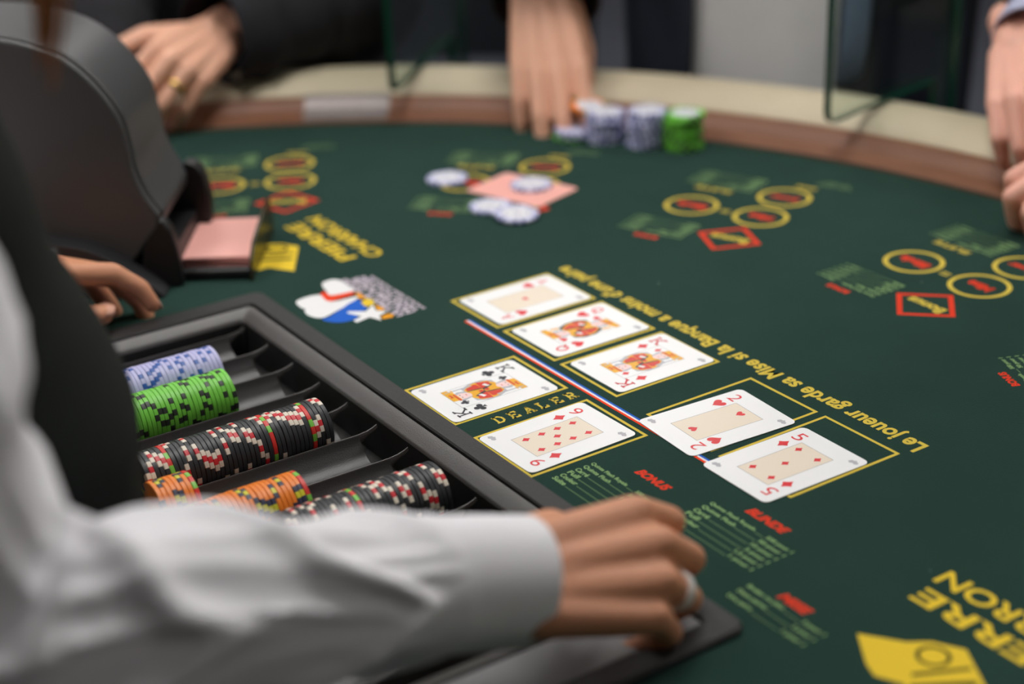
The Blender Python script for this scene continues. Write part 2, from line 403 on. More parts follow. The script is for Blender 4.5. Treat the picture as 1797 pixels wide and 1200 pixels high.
# DEALER, slab serif letters drawn as strokes
def slab(m, ch, cx, cy, w, h, ang, z, t, mi=0):
    S = {'D': [[(0,0),(0,1)], [(0,1),(.6,1),(.95,.75),(1,.5),(.95,.25),(.6,0),(0,0)], [(-.18,0),(.2,0)], [(-.18,1),(.2,1)]],
         'E': [[(0,0),(0,1)], [(0,1),(.9,1),(.9,.82)], [(0,.5),(.6,.5)], [(0,0),(.95,0),(.95,.2)], [(-.18,0),(.2,0)], [(-.18,1),(.2,1)]],
         'A': [[(0,0),(.5,1)], [(.5,1),(1,0)], [(.2,.36),(.8,.36)], [(-.18,0),(.22,0)], [(.78,0),(1.18,0)]],
         'L': [[(0,0),(0,1)], [(0,0),(.9,0),(.9,.25)], [(-.2,0),(.2,0)], [(-.2,1),(.25,1)]],
         'R': [[(0,0),(0,1)], [(0,1),(.6,1),(.88,.88),(.88,.6),(.6,.48),(0,.48)], [(.45,.48),(.95,0)], [(-.18,0),(.22,0)], [(-.18,1),(.2,1)], [(.75,0),(1.12,0)]],
         'K': [[(0,0),(0,1)], [(.95,1),(.05,.38)], [(.32,.56),(1,0)], [(-.2,0),(.22,0)], [(-.2,1),(.22,1)], [(.72,1),(1.12,1)], [(.76,0),(1.2,0)]],
         'Q': [[(.5,0),(.12,.2),(0,.5),(.12,.8),(.5,1),(.88,.8),(1,.5),(.88,.2),(.5,0)], [(.5,.3),(1.02,-.08)]]}[ch]
    for st in S:
        for i in range(len(st)-1):
            a = Vector(((st[i][0]-.5)*w, (st[i][1]-.5)*h)); b = Vector(((st[i+1][0]-.5)*w, (st[i+1][1]-.5)*h))
            d = (b-a).normalized(); nn = Vector((-d.y, d.x)) * t/2; a = a - d*t*.35; b = b + d*t*.35
            pts = [a-nn, b-nn, b+nn, a+nn]
            m.poly([(cx + rot2(p.x, p.y, ang)[0], cy + rot2(p.x, p.y, ang)[1]) for p in pts], z + 0.002*i, mi)
m = MB()
for i, ch in enumerate('DEALER'): slab(m, ch, -84 + 12.1*i, -200.5, 5.4, 8.6, 0, PZ, 1.6)
print_part('dealer_lettering', m, YEL)
m = MB(); add_text(m, "Le joueur garde sa Mise si la Banque a moins d'une paire", 112.5, -201.5, 408, 20.5, 90, PZ, bold=0.03, space=1.0)
print_part('rule_lettering', m, YEL, 'long line of yellow lettering along the card boxes')
# club name and emblem, twice
def club(dx, dy):
    m = MB(); add_text(m, 'PIERRE', -19.5+dx, 189+dy, 110, 16, 90, PZ, bold=0.02); add_text(m, 'CHARRON', 4+dx, 187+dy, 122, 16, 90, PZ, bold=0.02)
    print_part('club_name_lettering', m, GOLD)
    m = MB()
    base = [(-99, 160), (-83.6, 160.4), (-70, 139), (-39.7, 190), (-49, 206), (-60, 214), (-75, 235), (-91, 212), (-95, 202), (-88, 188), (-99, 172)]
    m.poly([(x+dx, y+dy) for x, y in base][::-1], PZ, 0)
    m.poly([(x+dx, y+dy) for x, y in [(-88, 183), (-86, 186), (-57, 168), (-59, 164)]], PZ+.1, 1)
    m.poly([(x+dx, y+dy) for x, y in [(-80, 190), (-78, 192.5), (-50, 178), (-51, 175.5)]], PZ+.1, 1)
    ring_mesh(m, -58+dx, 196+dy, 9.5, 7.2, PZ+.12, 24, 1)
    print_part('club_emblem', m, [GOLD, PDARK], 'yellow emblem with dark lines')
club(0, 0); club(4, -767)
# striped, starred western emblem beside the tray
EMB = [(PWHITE, 0, [(-98.0, 78.9), (-77.8, 79.3), (-76.8, 59.7), (-56.4, 56.6), (-57.9, 51.1), (-85.2, 38.3), (-99.0, 34.6), (-104.5, 45.2), (-103.2, 54.8), (-100.6, 59.2), (-102.0, 64.6)]),
 (PBLUE, .03, [(-100.0, 31.2), (-90.4, 34.0), (-58.3, 50.3), (-59.3, 32.6), (-61.5, 28.0), (-72.2, 23.7), (-74.9, 17.4), (-85.6, 15.5), (-94.8, 20.4)]),
 (PORANGE, .03, [(-53.0, 62.8), (-49.4, 62.2), (-50.6, 47.5), (-55.8, 50.6)]), (PORANGE, .03, [(-51.7, 32.0), (-49.7, 20.7), (-51.6, 16.8), (-56.0, 20.3)]),
 (PORANGE, .03, [(-60.5, 7.0), (-52.6, 9.1), (-49.8, 4.8), (-53.2, 0.2), (-61.0, 2.2)]), (GOLD, .05, [(-58.6, 42.9), (-51.6, 47.2), (-47.8, 43.0), (-51.3, 32.7), (-58.5, 32.0), (-59.8, 35.2)]),
 (PREDB, .06, [(-76.6, 79.4), (-71.2, 83.0), (-71.0, 70.5), (-60.7, 71.2), (-51.9, 67.5), (-54.4, 61.6), (-76.8, 59.7), (-79.1, 63.7)]),
 (PWHITE, .08, [(-66.0, 95.9), (-60.0, 101.5), (-50.0, 98.2), (-49.8, 71.5), (-52.4, 68.0), (-70.6, 71.3), (-69.2, 82.5)]),
 (PWHITE, .09, [(-53.5, 32.3), (-57.2, 20.2), (-50.7, 13.0), (-60.1, 9.8), (-63.7, 0.2), (-67.6, 11.7), (-81.1, 8.9), (-81.2, 14.1), (-72.0, 17.3), (-78.1, 30.6), (-75.5, 32.7), (-64.5, 24.0)])]
EN = ['boot', 'blue_panel', 'orange_patch', 'orange_patch', 'orange_patch', 'yellow_patch', 'red_band', 'hat', 'star']
for (mm_, dz, pts), nm in zip(EMB, EN):
    m = MB(); q = [(x, y) for x, y in pts]
    if nm in ('boot', 'blue_panel', 'hat'): q = smooth_closed(q, 3)
    area = sum(q[k-1][0]*q[k][1] - q[k][0]*q[k-1][1] for k in range(len(q)))
    m.poly(q if area > 0 else q[::-1], PZ + dz); print_part('emblem_' + nm, m, mm_)
m = MB()
for i, (tx, x, h, b) in enumerate([("ULTIMATE TEXAS", -46.5, 7.2, .05), ("HOLD'EM POKER", -38.0, 8.5, .05), ("TEXAS HOLD'EM", -30.5, 5.4, .05), ("HOLD'EM POKER", -24.5, 3.8, .04)]): add_text(m, tx, x, 47.5 - i, 98 - 3*i, h, 90, PZ, bold=b)
print_part('emblem_lettering', m, PLILAC)

PAY = [('Quinte Flush Royale', '500 pour 1'), ('Quinte Flush', '50 pour 1'), ('Carr\u00e9', '10 pour 1'), ('Full', '3 pour 1'), ('Couleur', '1,5 pour 1'), ('Suite', '1 pour 1')]
def pay_rows(m, x0, dx, ya, yb, ang, rows, h, fn=None):
    # rows of label ... value; reading direction from ya to yb
    fn = fn or (lambda x, y: (x, y))
    L = abs(yb-ya); sg = 1 if yb > ya else -1
    for i, (a, b) in enumerate(rows):
        x = x0 + dx*i
        wa = min(L*.56, len(a)*L*.032 + 2); wb = min(L*.30, len(b)*L*.034)
        c = fn(x, ya + sg*wa/2); add_text(m, a, c[0], c[1], wa, h, ang, PZ, bold=.025)
        c = fn(x, yb - sg*wb/2); add_text(m, b, c[0], c[1], wb, h, ang, PZ, bold=.025)
        y = ya + sg*(wa + 1.5)
        p = [fn(x + sg*h*.34, y), fn(x + sg*h*.34, yb - sg*(wb+1.2)), fn(x + sg*h*.41, yb - sg*(wb+1.2)), fn(x + sg*h*.41, y)]
        m.poly(p, PZ)
def house_pay(title, tx, ty, tw, x0, dx, ya, yb, rows):
    m = MB(); add_text(m, title, tx, ty, tw, 7.6, -90, PZ, bold=.05, shear=.25); print_part('payout_title', m, RED)
    m = MB(); pay_rows(m, x0, dx, ya, yb, -90, rows, 4.3); print_part('payout_list', m, PGREEN)
house_pay('BONUS', -53, -332, 30, -71, -6.0, -290, -357, PAY)
house_pay('BLINDE', -29.5, -414, 33, -43, -6.2, -376, -450, PAY)
house_pay('MISE', -78, -491, 22, -86.5, -7.5, -461, -523, [('Brelan ou plus', '3 pour 1'), ('Deux paires', '2 pour 1'), ('Une paire', '1 pour 1')])
def station(bx, by, rot):
    def T(x, y):
        a = rot2(x, y, rot); return (bx + a[0], by + a[1])
    ang = 90 + rot
    for (x, y), tx, tw in (((0, 0), 'Blinde', 30), ((1.8, -69.1), 'Mise', 24), ((58.7, -65.2), 'Jouer', 30)):
        m = MB(); c = T(x, y); ring_mesh(m, c[0], c[1], 25.2, 21.4, PZ); print_part('betting_circle', m, YEL)
        m = MB(); add_text(m, tx, c[0], c[1], tw, 11.5, ang, PZ, bold=.05); print_part('circle_lettering', m, RED)
    m = MB()
    for o_ in (-2.2, 2.2):
        m.poly([T(o_-1, -30), T(o_-1, -39), T(o_+1, -39), T(o_+1, -30)], PZ)
    print_part('equals_sign', m, YEL)
    dc = (-59.6, -69.4); m = MB(); frame_mesh(m, [T(dc[0], dc[1]+31), T(dc[0]+31, dc[1]), T(dc[0], dc[1]-31), T(dc[0]-31, dc[1])], 4.2, PZ); print_part('bonus_diamond', m, RED)
    m = MB(); c = T(*dc); add_text(m, 'Bonus', c[0], c[1], 36, 12, ang, PZ, bold=.04); print_part('bonus_lettering', m, YEL)
    m = MB(); c = T(-89, -3); add_text(m, 'BONUS', c[0], c[1], 23, 6.5, ang, PZ, bold=.05); print_part('payout_title', m, RED)
    m = MB(); pay_rows(m, -78, 6.4, -33, 31, ang, PAY, 4.6, T); print_part('payout_list', m, PGREEN)
    m = MB(); c = T(48.5, 3); add_text(m, 'SUITE', c[0], c[1], 38, 7.5, ang, PZ, bold=.03); print_part('payout_title', m, YEL)
    m = MB(); pay_rows(m, 60, 6.4, -31, 37, ang, PAY, 4.6, T); print_part('payout_list', m, PGREEN)
    m = MB(); c = T(93, -71); add_text(m, 'MISE', c[0], c[1], 20, 6, ang, PZ, bold=.03); print_part('payout_title', m, YEL)
    m = MB(); c = T(108, -92); add_text(m, 'Une paire', c[0], c[1], 34, 6, ang, PZ); c = T(115, -92); add_text(m, 'ou plus', c[0], c[1], 26, 5, ang, PZ); print_part('payout_list', m, PGREEN)
station(347.6, -171.1, 0); station(294.1, 53.4, 22); station(166.6, 242.5, 41); station(-24.6, 389.9, 60); station(319, -400, -22)

# ------------------------------------------------------------------ chip tray
tray = empty('chip_tray', (-240, -195, -60), 'black plastic chip tray with a grey inner frame set into the felt', 'tray')
def TP(o): o.location += Vector((240, 195, 60)) * MM; return o
ox0, ox1, oy0, oy1 = -358.0, -116.0, -496.0, 109.0
ix0, ix1, iy0, iy1 = -345.0, -133.0, -479.0, 89.0
ky0 = -440.0
jx0, jx1, jy0, jy1 = -336.0, -147.0, -425.0, 77.0
def rect_ring(a, b, za, zb):
    # a outer rect at za, b inner rect at zb
    (x0, x1, y0, y1), (X0, X1, Y0, Y1) = a, b
    return [(x0, y0, za), (x1, y0, za), (x1, y1, za), (x0, y1, za)], [(X0, Y0, zb), (X1, Y0, zb), (X1, Y1, zb), (X0, Y1, zb)]
def rr(x0, x1, y0, y1, z, r=8, n=4):
    pts = []
    for cx, cy, a0 in ((x1-r, y1-r, 0), (x0+r, y1-r, 90), (x0+r, y0+r, 180), (x1-r, y0+r, 270)):
        for i in range(n+1):
            a = math.radians(a0 + 90*i/n); pts.append((cx + r*math.cos(a), cy + r*math.sin(a), z))
    return pts
m = MB(); m.loft([rr(ox0, ox1, oy0, oy1, 0.05, 9), rr(ox0, ox1, oy0, oy1, 3.0, 9), rr(ox0+1.5, ox1-1.5, oy0+1.5, oy1-1.5, 4.6, 8), rr(ix0-1, ix1+1, iy0-1, iy1+1, 4.6, 5), rr(ix0, ix1, iy0, iy1, 3.4, 4), rr(ix0, ix1, iy0, iy1, -6, 4)], caps=False)
TP(m.build('outer_rim', BPLAS, tray, smooth=True))
m = MB(); m.box((ix0+1, iy0+1, -4), (ix1-1, ky0-1, 3.2)); TP(m.build('end_panel', mat('grey_satin_panel', srgb(126, 125, 128), .4, spec=.5), tray, bevel=1))
m = MB(); m.loft([rr(ix0+1.2, ix1-1.2, ky0+1.2, iy1-1.2, -6, 4), rr(ix0+1.2, ix1-1.2, ky0+1.2, iy1-1.2, 2.2, 4), rr(ix0+2.2, ix1-2.2, ky0+2.2, iy1-2.2, 3.0, 4), rr(jx0-1, jx1+1, jy0-1, jy1+1, -1.6, 4), rr(jx0, jx1, jy0, jy1, -3.2, 4), rr(jx0+.4, jx1-.4, jy0+.4, jy1-.4, -5, 4)], caps=False)
TP(m.build('inner_frame', GPLAS, tray, smooth=True))
m = MB(); m.loft([rr(jx0+.2, jx1-.2, jy0+.2, jy1-.2, -4.5, 4), rr(jx0+3, jx1-1, jy0+3, jy1-3, -36, 4)], caps=False); TP(m.build('well_wall', mat('shaded_well_plastic', srgb(22, 22, 22), .5), tray, smooth=True))  # wall below the frame: shade of the void put into its near-black colour
m = MB(); m.box((jx0, jy0, -38), (jx1, jy1, -34)); TP(m.build('tray_floor', BPLAS, tray))
DIV = [72.7 - 43.0*k for k in range(12)]
PITCH = 43.0; RT = 21.1; ZC = -5.5; TX0, TX1 = -334.0, -160.0
def trough_mesh():
    rings = []
    for i in range(15):
        a = math.radians(195 + (345-195)*i/14.0)
        rings.append([(x, RT*math.cos(a), ZC + RT*math.sin(a)) for x in (TX0, TX1-4)])
    m = MB(); n = len(rings)
    vs = [p for r in rings for p in r] + [(p[0], p[1]*1.0, p[2]-1.2) for r in rings for p in r]
    fs = [(2*i, 2*i+1, 2*i+3, 2*i+2) for i in range(n-1)] + [(2*n+2*i, 2*n+2*i+2, 2*n+2*i+3, 2*n+2*i+1) for i in range(n-1)]
    fs += [(2*i+1, 2*n+2*i+1, 2*n+2*i+3, 2*i+3) for i in range(n-1)]
    m.add(vs, fs); return m.mesh('trough', TPLAS, True, 60)
tm = trough_mesh()
for k in range(11):
    o = bpy.data.objects.new('trough', tm); link(o, tray, (240, DIV[k] - 21.5 + 195, 60))
def divider_mesh():
    m = MB()
    xs = [TX0, TX0+4, TX1-14, TX1-4, TX1+3, TX1+8, TX1+11]
    top = [-11, -10.4, -10.4, -10.4, -9.6, -8.2, -6.8]; hw = [.9, .9, .9, .9, .9, .85, .7]; bot = [-30, -30, -30, -18, -12.6, -10.6, -8.6]
    rings = [[(x, -w*1.5, b), (x, w*1.5, b), (x, w*1.15, t-1.4), (x, w*.5, t), (x, -w*.5, t), (x, -w*1.15, t-1.4)] for x, t, w, b in zip(xs, top, hw, bot)]
    m.loft(rings); return m.mesh('divider', GPLAS, True, 50)
dm = divider_mesh()
for k in range(12):
    o = bpy.data.objects.new('divider', dm); link(o, tray, (240, DIV[k] + 195, 60))

# ------------------------------------------------------------------ chips
CT, CR = 3.3, 20.0
SPOT = {'lavender': ([S_BLUE, None, S_BLUE], 6.0, 3), 'green': ([S_BLK, None, S_BLK], 6.4, 3), 'black': ([S_WHT, S_RED, S_WHT], 6.0, 3), 'orange': ([S_NAVY, S_YEL, S_NAVY], 6.0, 3), 'red': ([S_GRN, CHIPM['red'], S_GRN], 7.5, 4), 'yellow': ([S_GRN, None, S_GRN], 6.0, 4),
        'pale': ([S_SLATE, None, S_SLATE], 5.0, 6)}
def chip_body_mesh(name, m):
    b = MB(); h = CT/2
    b.lathe([(CR-.5, -h), (CR, -h+.4), (CR, h-.4), (CR-.5, h)], 40); return b.mesh(name, m, True, 30)
BODY = {k: chip_body_mesh('chip_body_' + k, v) for k, v in CHIPM.items()}
BODY['pale'] = chip_body_mesh('chip_body_pale', mat('chip_pale_lavender', srgb(204, 206, 234), .45))
def spot_mesh(kind):
    mats, deg, n = SPOT[kind]; b = MB(); ms = []
    h = CT/2; e = .05
    for i, mm_ in enumerate(mats):
        if mm_ is None: continue
        if mm_ not in ms: ms.append(mm_)
        a0 = math.radians((i-1.5)*deg*2); a1 = math.radians((i-.5)*deg*2)
        st = 3
        prof = [(CR-4.5, h+e), (CR-.45, h+e), (CR+e, h-.4), (CR+e, -h+.4), (CR-.45, -h-e), (CR-4.5, -h-e)]
        rings = [[(r*math.cos(a0+(a1-a0)*k/st), r*math.sin(a0+(a1-a0)*k/st), z) for r, z in prof] for k in range(st+1)]
        b.loft(rings, closed=False, caps=False, mi=ms.index(mm_))
    return b.mesh('edge_spot', ms, True, 30)
SPOTM = {k: spot_mesh(k) for k in SPOT}
def inlay_mesh():
    b = MB(); h = CT/2
    b.lathe([(.01, h), (14.6, h), (14.6, h+.06), (.01, h+.06)], 28, 0)
    ring_mesh(b, 0, 0, 11.6, 10.8, h+.09, 28, 1)
    add_text(b, '5', 0, 0, 5, 8, 0, h+.09, mi=1)
    return b.mesh('inlay', [INLAY, S_SLATE], False)
INL = inlay_mesh()
def chip(kind, loc, rot, label, group, inlay=False, spin=None):
    o = bpy.data.objects.new({'pale': 'lavender'}.get(kind, kind) + '_chip', BODY[kind]); link(o, None, loc)
    R = Matrix(rot).to_4x4() @ Matrix.Rotation(random.uniform(0, 6.283) if spin is None else spin, 4, 'Z')
    o.rotation_euler = R.to_euler(); tag(o, label, 'casino chip', group)
    n = SPOT[kind][2]
    for k in range(n):
        s = bpy.data.objects.new('edge_spot', SPOTM[kind]); link(s, o); s.rotation_euler = (0, 0, 2*math.pi*k/n)
    if inlay:
        s = bpy.data.objects.new('inlay', INL); link(s, o)
    return o
ROLLROT = Matrix.Rotation(math.radians(90), 3, 'Y')
DESC = {'lavender': 'lavender chip with blue spots', 'green': 'green chip with black spots', 'black': 'black chip with red and white spots', 'orange': 'orange chip with navy and yellow spots', 'red': 'red chip with green spots', 'yellow': 'yellow chip with green spots'}
def roll(k, xs, n, kinds, where):
    # k: trough index, xs: x of the end nearest the cards, n chips towards the dealer
    for i in range(n):
        kd = kinds(i)
        x = xs - (i+.5)*CT
        lab = '%s, %s from card end of %s' % (DESC[kd], ordinal(i+1), where)
        tilt = Matrix.Rotation(math.radians(90 + random.uniform(-.4, .4)), 3, 'Y')
        chip(kd, (x, DIV[k] - 21.5 + random.uniform(-.25, .25), ZC - .7 + random.uniform(-.1, .15)), tilt, lab, 'chips of the ' + where)
roll(1, -203, 28, lambda i: 'lavender', 'lavender roll')
roll(2, -213, 25, lambda i: 'green', 'green roll')
roll(4, -181, 41, lambda i: 'red' if i in (4, 13, 35) else 'black', 'upper black roll')
roll(5, -297, 8, lambda i: 'red' if i == 0 else 'orange', 'short orange roll')
roll(6, -241, 28, lambda i: 'red' if i in (0, 20) else ('orange' if i < 20 else 'yellow'), 'long orange roll')
roll(7, -165, 33, lambda i: 'red' if i == 18 else 'black', 'lower black roll')
roll(9, -215, 6, lambda i: 'green', 'half-hidden green roll')
# chips lying on the felt
FLAT = Matrix.Identity(3)
SPOTW = 'betting spot of the pink card'
chip('pale', (157, 259, CT/2+.2), FLAT, 'lavender chip lying beside the far corner of the pink card', 'chips on the ' + SPOTW, True)
chip('pale', (209, 190, CT/2+.9), FLAT, 'lavender chip lying on top of the pink card', 'chips on the ' + SPOTW, True)
chip('pale', (146, 164, CT/2+.2), FLAT, 'lavender chip on the felt touching the pink card from the dealer side', 'chips on the ' + SPOTW, True)
chip('pale', (150, 127, CT/2+2.2), Matrix.Rotation(math.radians(4), 3, 'X'), 'lavender chip leaning on its neighbour beside the pink card', 'chips on the ' + SPOTW, True)
def stack(kind, x, y, n, where, z0=0.2):
    for i in range(n):
        lab = '%s, %s from bottom of %s' % (DESC['lavender' if kind == 'pale' else kind], ordinal(i+1), where)
        chip(kind, (x + random.uniform(-1.6, 1.6), y + random.uniform(-1.6, 1.6), z0 + CT*(i+.5)), FLAT, lab, 'chips of the ' + where, i == n-1)
stack('pale', 354, 265, 9, "lavender stack touching the reaching hand")
stack('pale', 375, 224, 11, 'taller lavender stack beside the green stack')
stack('green', 398, 193, 11, 'bright green stack on the felt')
chip('green', (331, 292, 1.9), FLAT, 'green chip flat on the felt under the reaching fingers', 'chips under the reaching hand')
chip('pale', (333, 290, 5.2), FLAT, 'lavender chip on a green chip under the reaching fingers', 'chips under the reaching hand')
chip('pale', (332, 291, 8.5), FLAT, 'topmost lavender chip under the reaching fingers', 'chips under the reaching hand')
chip('orange', (352, 290, 30), Matrix.Rotation(math.radians(12), 3, 'X'), 'orange chip pinched by the reaching hand', 'chips under the reaching hand', True)

# ------------------------------------------------------------------ playing cards
def rrect(w, h, r, n=5):
    pts = []
    for cx, cy, a0 in ((w/2-r, h/2-r, 0), (-w/2+r, h/2-r, 90), (-w/2+r, -h/2+r, 180), (w/2-r, -h/2+r, 270)):
        for i in range(n+1):
            a = math.radians(a0 + 90*i/n); pts.append((cx + r*math.cos(a), cy + r*math.sin(a)))
    return pts
def card_mesh(name, m):
    b = MB(); b.prism(rrect(63, 88, 4.5), 0, .45); return b.mesh(name, m)
CARDW = card_mesh('card_white', CARD); CARDP = card_mesh('card_pink', PINK)
CZT = .45
def suit_pts(s):
    if s == 'D':
        pts = []
        for (x0, y0), (x1, y1) in zip([(0, 1), (.8, 0), (0, -1), (-.8, 0)], [(.8, 0), (0, -1), (-.8, 0), (0, 1)]):
            for i in range(4):
                t = i/4; x = x0+(x1-x0)*t; y = y0+(y1-y0)*t; k = 1 - .22*math.sin(math.pi*t)*.6; pts.append((x*k, y*k))
        return [pts]
    if s == 'H':
        pts = []
        for i in range(32):
            t = 2*math.pi*i/32; pts.append((16*math.sin(t)**3/17, (13*math.cos(t)-5*math.cos(2*t)-2*math.cos(3*t)-math.cos(4*t))/15 + .05))
        return [pts]
    return [circ(0, .48, .44, 14), circ(-.5, -.18, .44, 14), circ(.5, -.18, .44, 14), [(-.1, .2), (.1, .2), (.12, -.5), (.34, -.95), (-.34, -.95), (-.12, -.5)]]
def pip_mesh(s, size):
    m = MB()
    for i, pp in enumerate(suit_pts(s)):
        q = [(x*size/2, y*size/2) for x, y in pp]
        area = sum(q[k-1][0]*q[k][1] - q[k][0]*q[k-1][1] for k in range(len(q)))
        m.poly(q if area > 0 else q[::-1], CZT + .09 + .004*i)
    return m.mesh('pip', CRED if s in 'DH' else CBLACK)
PIPC = {}
def pip(card, s, size, x, y, flip=False, name='pip'):
    if (s, size) not in PIPC: PIPC[(s, size)] = pip_mesh(s, size)
    o = bpy.data.objects.new(name, PIPC[(s, size)]); link(o, card, (x, y, 0)); o.rotation_euler = (0, 0, math.pi if flip else 0)
def court_art(king, red):
    # one half of the double-ended figure, v > 0
    A = [(CBLACK if not king else CHAIR, [(-15, 0), (-15, 6), (-11, 13), (11, 13), (15, 4), (15, 0)]),
         (CYEL, [(-14, 0), (-12, 9), (-6, 13), (2, 14.5), (8, 12), (13, 5), (14, 0)]),
         (CORANGE, [(-14, 1), (-10, 10), (-6, 9), (-3, 0)]), (CBLACK, [(-3, 0), (-6, 9), (-4.5, 10), (0, 0)]),
         (CORANGE, [(4, 0), (6, 11), (9, 10), (12, 2), (11, 0)]), (CBLACK, [(2.5, 0), (4.6, 11), (5.6, 11), (4, 0)]),
         (PWHITE, [(-8, 3), (-4, 5), (-4, 7.5), (-9, 6)]), (CORANGE, [(-1.6, 1), (1.6, 1), (1.6, 4), (-1.6, 4)]),
         (CHAIR, [(-4, 12), (-6, 19), (-4, 23), (6, 23), (8.5, 18), (6.5, 12)]),
         (CSKIN, [(-2.6, 11.5), (-3.6, 17), (-3, 21.5), (4.6, 21.5), (5.6, 16.5), (3.6, 12), (.6, 10.4)]),
         (CYEL, [(-4, 20.5), (-3, 27.4), (14.8, 27.4), (14.8, 23), (8, 20.5)]), (CORANGE, [(2, 24), (2.6, 26.4), (5, 25), (7, 26.4), (7.4, 24)]),
         (CORANGE, [(-4.6, 21.3), (-4.6, 22.8), (6.6, 22.8), (6.6, 21.3)]),
         (CBLACK, [(-1.6, 18.4), (-1.6, 19), (0, 19), (0, 18.4)]), (CBLACK, [(2.2, 18.4), (2.2, 19), (3.8, 19), (3.8, 18.4)]), (CORANGE, [(.2, 14), (.2, 14.7), (2.2, 14.7), (2.2, 14)]),
         (CHAIR, [(10.5, 4), (11.3, 26), (12.3, 26), (12.2, 4)]) if king else (CYEL, [(9, 13), (11, 20), (13, 20), (12, 13)])]
    if king: A.append((CYEL, [(9.5, 20), (9.5, 21), (13.5, 21), (13.5, 20)]))
    m = MB(); ms = []
    for i, (mm_, pts) in enumerate(A):
        if mm_ not in ms: ms.append(mm_)
        for sg in (1, -1):
            q = [(x*sg, y*sg) for x, y in pts]
            area = sum(q[k-1][0]*q[k][1] - q[k][0]*q[k-1][1] for k in range(len(q)))
            m.poly(q if area > 0 else q[::-1], CZT + .06 + .004*i, ms.index(mm_))
    return m, ms
LAY = {'A': [(0, 0)], '2': [(0, 19.5), (0, -19.5)], '5': [(-9, 19.5), (9, 19.5), (0, 0), (-9, -19.5), (9, -19.5)],
       '9': [(-9, 19.5), (9, 19.5), (-9, 6.5), (9, 6.5), (0, 0), (-9, -6.5), (9, -6.5), (-9, -19.5), (9, -19.5)]}
def playing_card(rank, suit, cx, cy, th, z, label):
    o = bpy.data.objects.new('playing_card', CARDW); link(o, None, (cx, cy, z), (0, 0, math.radians(-90) + th)); tag(o, label, 'playing card', 'open cards on the felt')
    ink = CRED if suit in 'DH' else CBLACK
    if rank in LAY:
        m = MB(); m.poly([(-15, -27.5), (15, -27.5), (15, 27.5), (-15, 27.5)], CZT+.02, 0); frame_mesh(m, [(-15.2, -27.7), (15.2, -27.7), (15.2, 27.7), (-15.2, 27.7)], .35, CZT+.03, 1)
        m.build('face_panel', [BEIGE, CLINE], o)
        for x, y in LAY[rank]: pip(o, suit, 7.0 if rank != 'A' else 6.0, x, y, y < 0)
    else:
        m = MB(); m.poly([(-15, -27.5), (15, -27.5), (15, 27.5), (-15, 27.5)], CZT+.02, 0); frame_mesh(m, [(-15.2, -27.7), (15.2, -27.7), (15.2, 27.7), (-15.2, 27.7)], .3, CZT+.03, 1)
        m.build('face_panel', [CARD, CLINE], o)
        m, ms = court_art(rank == 'K', suit in 'DH'); m.build('court_figure', ms, o)
        for sg in (1, -1): pip(o, suit, 7.0, -8.6*sg, 21.6*sg, sg < 0)
    for sg in (1, -1):
        m = MB()
        if rank in 'KQ': slab(m, rank, -21*sg, 31.8*sg, 7.4, 9.6, 0 if sg > 0 else 180, CZT+.06, 1.4)
        else: add_text(m, rank, -21.6*sg, 31.8*sg, 7.6, 10.4, 0 if sg > 0 else 180, CZT+.06)
        m.build('index', ink, o)
        pip(o, suit, 10.6 if suit != 'C' else 10.6, -21.4*sg, 17.2*sg, sg < 0)
        m = MB(); q = [(-3, -.9), (-2.2, 1.1), (-.8, 1.2), (0, 2.2), (1, 1.2), (2.4, 1), (3, -.4), (1.6, -1.6), (.2, -1), (-1.2, -2)]
        m.poly([(25.0*sg + x*1.3, 36*sg + y*1.3) for x, y in q], CZT+.05); m.build('corner_mark', CGREY, o)
    return o
def pc(x0, y0, th):      # centre from the corner measured on the layout
    c, s = math.cos(th), math.sin(th); return (x0 + 44*c + 31.5*s, y0 + 44*s - 31.5*c)
def card_at(rank, suit, x0, y0, th, z, label): c = pc(x0, y0, th); return playing_card(rank, suit, c[0], c[1], th, z, label)
card_at('K', 'C', -112.0, -124.6, .0004, .3, 'king of clubs with a black index lying in the dealer box')
card_at('9', 'D', -112.1, -215.5, .0179, .3, 'nine of diamonds lying in the dealer box nearest the dealer')
card_at('2', 'H', -11.2, -260.6, -.0647, .3, 'two of hearts lying across the tricolour stripe')
card_at('5', 'D', -16.5, -334.9, -.0161, .3, 'five of diamonds at the end of the row of open cards')
card_at('K', 'D', 5.5, -156.5, .0, .3, 'king of diamonds in the middle of the row of open cards')
card_at('Q', 'H', 5.0, -80.0, .0, .3, 'queen of hearts between the ace and the king of diamonds')
card_at('A', 'H', 5.0, -4.0, .0, .3, 'ace of hearts with a single small pip at the far end of the row')
def pink_card(x, y, z, ang, label, tilt=(0, 0)):
    o = bpy.data.objects.new('face_down_card', CARDP); link(o, None, (x, y, z)); o.rotation_euler = (Matrix.Rotation(ang, 4, 'Z') @ Matrix.Rotation(tilt[0], 4, 'X') @ Matrix.Rotation(tilt[1], 4, 'Y')).to_euler()
    return tag(o, label, 'playing card', 'face-down pink cards')
pink_card(197.5, 189, .3, math.radians(-72 + 90), 'face-down pink card on the felt with a chip on it')


